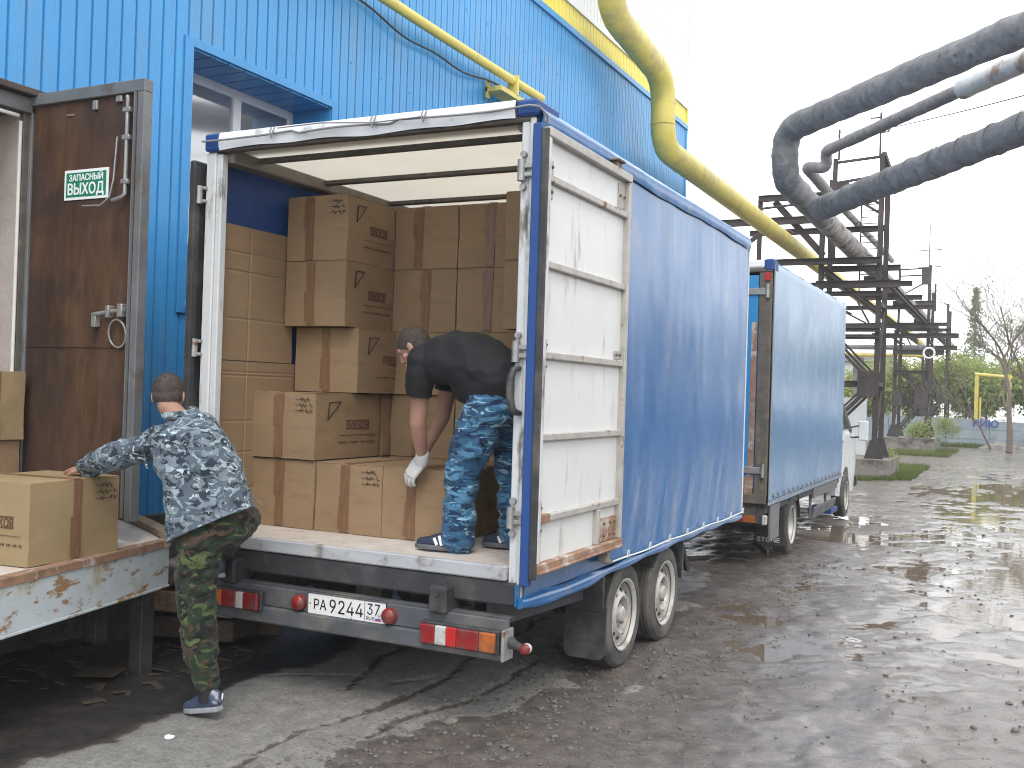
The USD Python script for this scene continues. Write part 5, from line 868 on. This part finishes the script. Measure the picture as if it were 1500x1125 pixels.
for i, (x, y, h, lab) in enumerate(((-.1, 50, 4.6, 'fresh green tree behind the fence nearest the farthest pylon'), (1.0, 52, 5.0, 'fresh green tree behind the yellow pipe arch'), (2.6, 50.5, 4.8, 'fresh green tree behind the bare tree'), (4.4, 53, 5.6, 'fresh green tree cut by the photo edge'), (-2.2, 53, 4.4, 'fresh green tree seen through the second pylon'), (-4.4, 50, 4.4, 'fresh green tree seen between the cab and the nearest pylon'), (6.8, 52, 6.2, 'fresh green tree outside the photo on the right'))):
    tree('tree', lab, (x, y, 0), h, .8, 3, 30 + i, 11, .36, .12, 'leaf_spring', 5, 'fresh green trees behind the fence', .08)
for i, (x, y, h, lab) in enumerate(((-.9, 36.0, 1.3, 'scrubby bush beside the concrete footing of the second pylon'), (-.35, 41.5, 1.6, 'scrubby bush by the far pylon at the fence'), (-.55, 22.6, .8, 'small tuft of green weeds at the corner of the nearest footing'))):
    tree('shrub', lab, (x, y, 0), h, .9, 2, 50 + i, 5, .14 if h > 1 else .07, .05 if h > 1 else .03, 'leaf_spring', 6, None, .02)
cf = thing('conifer', 'tall pale spruce far beyond the fence', 'tree', (-.55, 75, 0)); part(cf, 'trunk', G().cyl((-.55, 75, 0), (-.55, 75, 10.2), .14, .02, 8), 'bark')
r_ = np.random.default_rng(5); tp = []
for k in range(620):
    z = 2 + 8.2 * r_.random() ** .8; R_ = (10.4 - z) * .16 * r_.random() ** .5; a = r_.uniform(0, 6.283); tp.append((-.55 + R_ * math.cos(a), 75 + R_ * math.sin(a), z - R_ * .35))
part(cf, 'crown', leaves(np.array(tp), 3, .09, .13, 77), 'leaf_conifer')
# grass on the verge, and the low bank before the fence
r_ = np.random.default_rng(3); V, F = [], []; n = 0
for (x0, x1, y0, y1, cnt, hh) in ((-1.3, -.05, 19.8, 20.5, 2500, .09), (-.40, .10, 20.2, 26.5, 5200, .11), (-2.6, -.45, 23, 27, 3500, .12), (-2.0, .25, 33.0, 35.5, 4500, .14), (-.4, .3, 36, 39, 1500, .14), (-3, 1.6, 42.6, 43.6, 4000, .18), (1.6, 9, 42.9, 43.6, 2500, .16), (-6, -2.6, 20, 30, 3000, .14)):
    x = r_.uniform(x0, x1, cnt); y = r_.uniform(y0, y1, cnt); keep = meshkit.fbm(np.stack([x * 1.1, y * .8, 0 * x], -1), 3, 6) > .44; x, y = x[keep], y[keep]; a = r_.uniform(0, 6.283, len(x)); h = hh * r_.uniform(.4, 1.4, len(x)); z = height(x, y); w = .010
    V.append(np.stack([np.column_stack([x - w * np.cos(a), y - w * np.sin(a), z - .01]), np.column_stack([x + w * np.cos(a), y + w * np.sin(a), z - .01]), np.column_stack([x + .5 * h * r_.normal(0, 1, len(x)), y + .5 * h * r_.normal(0, 1, len(x)), z + h])], 1).reshape(-1, 3)); F.append(np.arange(len(x) * 3).reshape(-1, 3) + n); n += len(x) * 3
single('grass', G().add(np.concatenate(V), np.concatenate(F)), 'grass_blades', 'short spring grass on the verges around the pylon footings', 'grass', kind='stuff')
bk = G().grid(lambda u, v: np.stack([u, v, .28 * np.exp(-((v - 43.0) / .45) ** 2) * (.4 + 1.2 * meshkit.fbm(np.stack([u, v, 0 * u], -1) * 1.6, 4, 44)) * sstep(.3, 1.6, u) - .05], -1), np.linspace(-2, 10, 120), np.linspace(41.6, 44, 30))
single('bank', bk, 'concrete', kind='structure', smooth=True)

# ------------------------------------------------------------------ people
_ball = trimesh.creation.icosphere(2, 1.0).vertices
def hull(*sph): return Manifold.hull_points(np.concatenate([np.asarray(p, float) + _ball * r for p, r in sph]))
def chain(*sph): return [hull(a, b) for a, b in zip(sph[:-1], sph[1:])]
def ell(c, ax, R): return Manifold.hull_points(np.asarray(c, float) + (_ball * np.asarray(ax)) @ np.asarray(R, float))
def skin(pieces, edge=.022, it=10, wr=0., ws=9., seed=1, cuts=(), dirs=(1, 1, 1)):
    m = Manifold.batch_boolean(list(pieces), OpType.Add)
    t = as_mesh(m.refine_to_length(edge)); t = trimesh.Trimesh(t.vertices, t.faces, process=True); t.merge_vertices(); trimesh.smoothing.filter_taubin(t, .5, .53, it)
    if wr:
        n = t.vertex_normals; p = np.array(t.vertices) * np.asarray(dirs) * ws
        f = 1 - 2 * np.abs(meshkit.fbm(p, 3, seed) - .5) * 2; t.vertices = t.vertices + n * (wr * (f - .6))[:, None]
    m2 = Manifold(manifold3d.Mesh(np.asarray(t.vertices, np.float32), np.asarray(t.faces, np.uint32)))
    for n_, o in cuts: m2 = m2.trim_by_plane(tuple(unit(n_)), float(np.dot(unit(n_), o)))
    return m2 if m2.num_tri() else t
def basis(f, u): f = unit(f); s = unit(np.cross(f, u)); return s, f, np.cross(s, f)       # side, forward, up as rows
def head(c, f, u):
    s, f, u = B = basis(f, u); B = np.array(B); c = np.asarray(c, float); at = lambda a, b, d: c + a * s + b * f + d * u
    P = [ell(at(0, -.012, .030), (.076, .096, .088), B), ell(at(0, .022, -.045), (.058, .066, .068), B), hull((at(0, .062, -.098), .022), (at(.03, .02, -.07), .02), (at(-.03, .02, -.07), .02)),
         hull((at(0, .088, .022), .008), (at(0, .104, -.022), .011), (at(.012, .088, -.026), .008), (at(-.012, .088, -.026), .008)), hull((at(.045, .066, .030), .013), (at(-.045, .066, .030), .013), (at(0, .078, .032), .012)), hull((at(.018, .083, -.060), .008), (at(-.018, .083, -.060), .008), (at(0, .088, -.058), .008))]
    for q in (1, -1): P += [ell(at(q * .078, -.012, -.008), (.010, .020, .033), np.array([unit(s + q * .3 * f), unit(f - q * .3 * s), u])), hull((at(q * .068, -.005, -.02), .014), (at(q * .066, -.005, .01), .014)), ell(at(q * .042, .050, -.02), (.024, .022, .020), B)]
    eyes = G()
    for q in (1, -1): eyes.addm(ell(at(q * .031, .069, .010), (.010, .009, .006), B))
    hair = hull((at(0, -.050, -.022), .052), (at(.03, -.045, -.012), .045), (at(-.03, -.045, -.012), .045)) + ell(at(0, -.016, .034), (.081, .099, .090), B); hair = hair.trim_by_plane(tuple(unit(-f * .75 + u)), float(np.dot(unit(-f * .75 + u), at(0, .028, .012))))
    return P, hair, eyes, at
def hand(w, d, pn, thumb, curl=(.3, .4, .3), sc=1., spread=.06):
    """palm from the wrist w along d; pn points out of the palm; thumb: +1 or -1 side"""
    d = unit(d); pn = unit(np.asarray(pn) - d * np.dot(pn, d)); s = np.cross(d, pn) * thumb; w = np.asarray(w, float); P = []
    k = lambda a, b, e: w + (d * a + s * b + pn * e) * sc
    kn = [k(.094, .033, 0), k(.100, .011, -.003), k(.096, -.011, -.002), k(.088, -.031, 0)]
    P.append(hull((w, .025 * sc), (k(.03, .026, .004), .016 * sc), (k(.03, -.024, .004), .016 * sc), *[(p, .0125 * sc) for p in kn]))
    for i, (p, L) in enumerate(zip(kn, (.072, .080, .074, .058))):
        a = 0; q = p; dd = unit(d + s * spread * (1.5 - i)); pts = [(p, .0108 * sc)]
        for j, fr in enumerate((.45, .30, .25)): a += curl[j]; q = q + (dd * math.cos(a) + pn * math.sin(a)) * L * fr * sc; pts.append((q, (.0100, .0092, .0082)[j] * sc))
        P += chain(*pts)
    P += chain((k(.022, .026, .006), .0155 * sc), (k(.052, .052, .016), .0125 * sc), (k(.078, .060, .026), .0108 * sc), (k(.100, .058, .034), .0092 * sc))
    return P
def shoe(T, ankle, heel, toe, upper, sole, stripe=None, lat=None):
    heel, toe, ankle = (np.asarray(v, float) for v in (heel, toe, ankle)); f = unit(toe - heel); L = np.linalg.norm(toe - heel); s = unit(np.cross(f, [0, 0, 1.])); u = np.cross(s, f); at = lambda a, b, c: heel + f * a * L + s * b + u * c
    so = Manifold.hull_points(np.concatenate([at(a, b, c) + _ball * .008 for a, b in ((.0, .022), (.0, -.022), (.3, .030), (.3, -.03), (.68, .044), (.68, -.040), (.92, .028), (.92, -.022), (1, 0)) for c in (.008, .020)]))
    P = [hull((at(.06, 0, .055), .032), (at(.10, 0, .085), .034), (at(.34, 0, .080), .036), (at(.3, 0, .05), .034)), hull((at(.3, 0, .055), .034), (at(.34, 0, .080), .034), (at(.66, .006, .045), .036), (at(.66, -.006, .045), .034)), hull((at(.66, .010, .042), .034), (at(.66, -.008, .042), .032), (at(.90, 0, .034), .028))]
    u_ = part(T, 'shoe', skin(P, .014, 6), upper, smooth=60); part(u_, 'sole', skin([so], .014, 3), sole, smooth=40)
    if stripe:
        g = G()
        for k in range(3):
            a = .36 + .095 * k
            for q in (1, -1): g.beam(at(a + .05, q * (.030 + .003 * k), .096 - .014 * k), at(a - .02, q * (.0455 - .002 * abs(k - 1)), .030), .017, .010, s, .002)
        part(u_, 'stripe', g, stripe)
    return u_
def fuzz(m, n, L, c):      # cropped hair standing off the scalp
    t = as_mesh(m); t = trimesh.Trimesh(t.vertices, t.faces, process=False); p, fi = trimesh.sample.sample_surface(t, n, seed=4); nn = t.face_normals[fi]; r = np.random.default_rng(8)
    d = nn + r.normal(0, .45, nn.shape) + np.array([0, 0, -.5]); d /= np.linalg.norm(d, axis=1)[:, None]; q = np.cross(d, r.normal(size=d.shape)); q /= np.linalg.norm(q, axis=1)[:, None]; w = .0009
    V = np.stack([p - q * w, p + q * w, p + d * L * r.uniform(.5, 1.1, n)[:, None]], 1).reshape(-1, 3); return G().addm(t).add(V, np.arange(3 * n).reshape(-1, 3))
NEG = lambda v: tuple(-np.asarray(v, float))

# worker stepping up between platform and trailer, seen from behind
m1 = thing('person', 'person in grey camouflage jacket and green camouflage trousers climbing up beside the platform', 'person', (-1.55, -.6, 0))
hc, hf, hu = (-1.862, -.60, 1.706), (-.55, .78, -.38), (-.18, .16, 1.)
hp, hr, ey, hat = head(hc, hf, hu)
LS, LE, LW = (-1.835, -.665, 1.462), (-2.135, -.715, 1.365), (-2.395, -.670, 1.285)
RS, RE, RW = (-1.675, -.525, 1.54), (-1.80, -.25, 1.36), (-1.98, -.05, 1.30)
Lh, Lk, La, Rh, Rk, Ra = (-1.56, -.630, .955), (-1.568, -.640, .56), (-1.508, -.612, .155), (-1.455, -.555, 1.03), (-1.60, -.25, 1.02), (-1.90, -.13, .77)
body = hp + chain((hat(0, -.03, -.06), .052), ((-1.775, -.585, 1.575), .056)) + [hull(((-1.746, -.629, 1.435), .10), ((-1.661, -.587, 1.475), .10), ((-1.60, -.62, 1.1), .10), ((-1.49, -.58, 1.14), .10)), hull((LS, .04), (RS, .04), ((-1.74, -.58, 1.5), .07))] \
    + chain((LS, .04), (LE, .036), (LW, .026)) + chain((RS, .04), (RE, .036), (RW, .026)) + chain((Lh, .09), (Lk, .055), (La, .038)) + chain((Rh, .08), (Rk, .05), (Ra, .036)) + [hull((Lh, .09), (Rh, .09), ((-1.54, -.6, 1.1), .09))] \
    + hand(LW, (-.97, .20, -.16), (-.1, 0, -1), 1, (.10, .12, .10)) + hand(RW, (-.6, .5, .3), (0, .3, -1), -1, (.4, .5, .3))
part(m1, 'body', skin(body, .011, 5), 'skin', smooth=60)
part(m1, 'hair', fuzz(skin([hr], .012, 2), 9000, .009, hc), 'hair_brown', smooth=60); part(m1, 'eyes', ey, 'eye', smooth=True)
hemn = (-.251, -.06, .552); hemo = (-1.751, -.65, .925)
cL, cR, mL, mR, bL, bR = (-1.746, -.629, 1.435), (-1.661, -.587, 1.475), (-1.632, -.627, 1.222), (-1.532, -.578, 1.291), (-1.600, -.640, .985), (-1.435, -.570, 1.075)
jk = [hull((cL, .150), (cR, .150), (mL, .152), (mR, .152)), hull((mL, .152), (mR, .152), (bL, .148), (bR, .150)), hull((bL, .148), (bR, .15), ((-1.60, -.655, .84), .150), ((-1.40, -.585, .93), .155)),
      hull((LS, .080), (RS, .074), ((-1.775, -.585, 1.545), .06), (cL, .145), (cR, .145))]
jk += chain((LS, .086), ((-1.97, -.690, 1.42), .082), (LE, .074), ((-2.30, -.695, 1.312), .064), (np.array(LW) + [-.012, .005, -.003], .054)) + chain((RS, .080), (RE, .070), (RW, .050))
jacket = part(m1, 'jacket', skin(jk, .014, 8, .024, 7., 3, [(hemn, hemo), ((.97, -.2, .16), np.array(LW) + [-.012, .003, 0]), ], (1, 1, .8)), 'camo_grey', smooth=50)
a = np.linspace(-2.7, 2.7, 22); ns, nf, nu = basis(np.array([-.35, .6, 0]), np.array([-.25, .2, 1])); ctr = np.array((-1.785, -.585, 1.605))
part(jacket, 'collar', G().tube([ctr + ns * .078 * math.sin(t) - nf * .078 * math.cos(t) + nu * (.012 - .012 * math.cos(t)) for t in a], .024, 10, wob=.2), 'camo_grey', smooth=True)
part(jacket, 'seam', G().tube([np.array(p) for p in ((-1.83, -.73, 1.545), (-1.87, -.752, 1.47), (-1.87, -.755, 1.39), (-1.84, -.755, 1.32))], .007, 6), 'camo_grey', smooth=True)
tr1 = [hull((Lh, .120), (Rh, .118), ((-1.52, -.60, 1.10), .118))] + chain((Lh, .122), ((-1.575, -.645, .78), .108), (Lk, .092), ((-1.54, -.630, .36), .086), (np.array(La) + [0, 0, .055], .062)) + chain((Rh, .112), ((-1.52, -.42, 1.02), .10), (Rk, .085), ((-1.75, -.19, .90), .075), (np.array(Ra) + [.03, 0, .03], .06))
part(m1, 'trousers', skin(tr1, .014, 8, .024, 9., 7, (), (1, 1, 1.5)), 'camo_green', smooth=50)
part(m1, 'sock', G().cyl(np.array(La) + [.004, 0, -.05], np.array(La) + [0, 0, .05], .044, .046, 14), 'sock', smooth=60)
shoe(m1, La, (-1.425, -.605, .060), (-1.660, -.600, .012), 'shoe_blue', 'sole_grey'); shoe(m1, Ra, (-1.84, -.17, .652), (-2.05, -.02, .652), 'shoe_blue', 'sole_grey')
part(m1, 'heel_tab', G().beam((-1.398, -.612, .160), (-1.398, -.616, .130), .008, .005, (1, -.3, 0)), 'stripe_white')

# worker bent over inside the trailer
m2 = thing('person', 'person in black t-shirt and blue camouflage trousers bending over the cartons inside the trailer', 'person', (-.45, .3, .882))
hc, hf, hu = (-.838, .27, 2.020), (-.80, -.10, -.62), (-.62, .0, .80)
hp, hr, ey, hat = head(hc, hf, hu)
LS, LE, LW = (-.685, .125, 1.945), (-.745, .185, 1.600), (-.800, .335, 1.395)
RS, RE, RW = (-.69, .47, 1.94), (-.80, .55, 1.62), (-.93, .545, 1.385)
Lh, Lk, La, Rh, Rk, Ra = (-.285, .215, 1.72), (-.470, .225, 1.325), (-.475, .235, .975), (-.27, .44, 1.72), (-.30, .50, 1.33), (-.275, .52, .975)
body = hp + chain((hat(0, -.04, -.05), .056), ((-.70, .30, 2.0), .064)) + [hull(((-.60, .22, 1.98), .08), ((-.60, .4, 1.98), .08), ((-.3, .24, 1.84), .09), ((-.3, .40, 1.84), .09))] + chain((LS, .058), (LE, .047), ((-.765, .235, 1.53), .047), (LW, .029)) + chain((RS, .058), (RE, .045), (RW, .029)) + chain((Lh, .09), (Lk, .06), (La, .04)) + chain((Rh, .09), (Rk, .06), (Ra, .04)) + [hull((Lh, .1), (Rh, .1), ((-.3, .3, 1.8), .1))]
part(m2, 'body', skin(body, .013, 5), 'skin', smooth=60)
part(m2, 'hair', fuzz(skin([hr], .012, 2), 9000, .012, hc), 'hair_brown', smooth=60); part(m2, 'eyes', ey, 'eye', smooth=True)
sh_ = [hull(((-.600, .17, 1.955), .130), ((-.600, .43, 1.955), .130), ((-.47, .20, 1.965), .150), ((-.47, .40, 1.965), .150)), hull(((-.47, .20, 1.965), .150), ((-.47, .40, 1.965), .150), ((-.27, .21, 1.84), .158), ((-.27, .42, 1.84), .158), ((-.42, .22, 1.83), .12), ((-.42, .40, 1.83), .12)), hull((LS, .085), (RS, .085), ((-.68, .30, 2.0), .075), ((-.55, .30, 1.98), .15))]
sh_ += chain((LS, .092), ((-.700, .135, 1.85), .084), ((-.718, .15, 1.755), .076)) + chain((RS, .092), ((-.74, .50, 1.76), .076))
part(m2, 't_shirt', skin(sh_, .016, 8, .020, 6., 12, [((.15, -.12, 1), (-.718, .15, 1.752))]), 'shirt_black', smooth=50)
t2 = [hull((Lh, .140), (Rh, .145), ((-.28, .22, 1.80), .122), ((-.28, .42, 1.80), .122))] + chain((Lh, .145), ((-.39, .22, 1.54), .122), (Lk, .094), ((-.48, .23, 1.15), .088), ((-.485, .235, .985), .092), ((-.485, .235, .955), .088)) + chain((Rh, .145), ((-.28, .48, 1.54), .118), (Rk, .092), (Ra, .085))
trs = part(m2, 'trousers', skin(t2, .016, 8, .028, 8., 17, (), (1, 1, 1.6)), 'camo_blue', smooth=50)
part(trs, 'cargo_pocket', G().rbox((-.365, .108, 1.50), (.13, .03, .16), [unit((1, -.1, .35)), unit((.08, 1, 0)), unit((-.35, 0, 1))], .012).rbox((-.385, .094, 1.572), (.14, .022, .05), [unit((1, -.1, .35)), unit((.08, 1, 0)), unit((-.35, 0, 1))], .008), 'camo_blue')
gl = part(m2, 'glove', skin(hand(np.array(LW) + [-.012, .012, -.022], (-.55, -.10, -.75), (.25, .95, -.25), -1, (.35, .45, .35), 1.12) + chain((np.array(LW) + [.004, -.004, .012], .040), (np.array(LW) + [-.012, .012, -.03], .040)), .008, 4), 'glove', smooth=60)
part(m2, 'glove', skin(hand(RW, (-.5, -.1, -.8), (.2, .9, -.3), 1, (.35, .45, .35), 1.1), .008, 4), 'glove', smooth=60)
shoe(m2, La, (-.43, .235, .890), (-.735, .195, .890), 'shoe_navy', 'sole_dark', 'stripe_white'); shoe(m2, Ra, (-.20, .53, .890), (-.47, .50, .890), 'shoe_navy', 'sole_dark', 'stripe_white')

ob = thing('workshop', 'long brown brick workshop across the yard, outside the photo on the right', 'building', (18, 25, 0))
part(ob, 'wall', G().box(15, 22, -8, 60, -.05, 5.6), 'brick_far'); part(ob, 'roof', G().box(14.7, 22.3, -8.3, 60.3, 5.602, 5.9), 'far_roof')
for i in range(16): wv = part(ob, 'window', G().box(14.93, 14.995, -5 + i * 4, -2.8 + i * 4, 1.4, 3.6), 'frame_rail'); part(wv, 'pane', G().box(14.915, 14.929, -4.9 + i * 4, -2.9 + i * 4, 1.5, 3.5), 'window_glass')
# ------------------------------------------------------------------ thin haze of the wet overcast day
MATS['haze'] = usdkit.material(stage, '/World/Looks/haze', {'v': ('principled_volume', {'color': (.92, .94, .97), 'density': .0011, 'anisotropy': .2})}, volume='v.volume')
single('haze', G().box(-330, 330, -90, 640, -1.2, 14.5, .01), 'haze', kind='stuff')
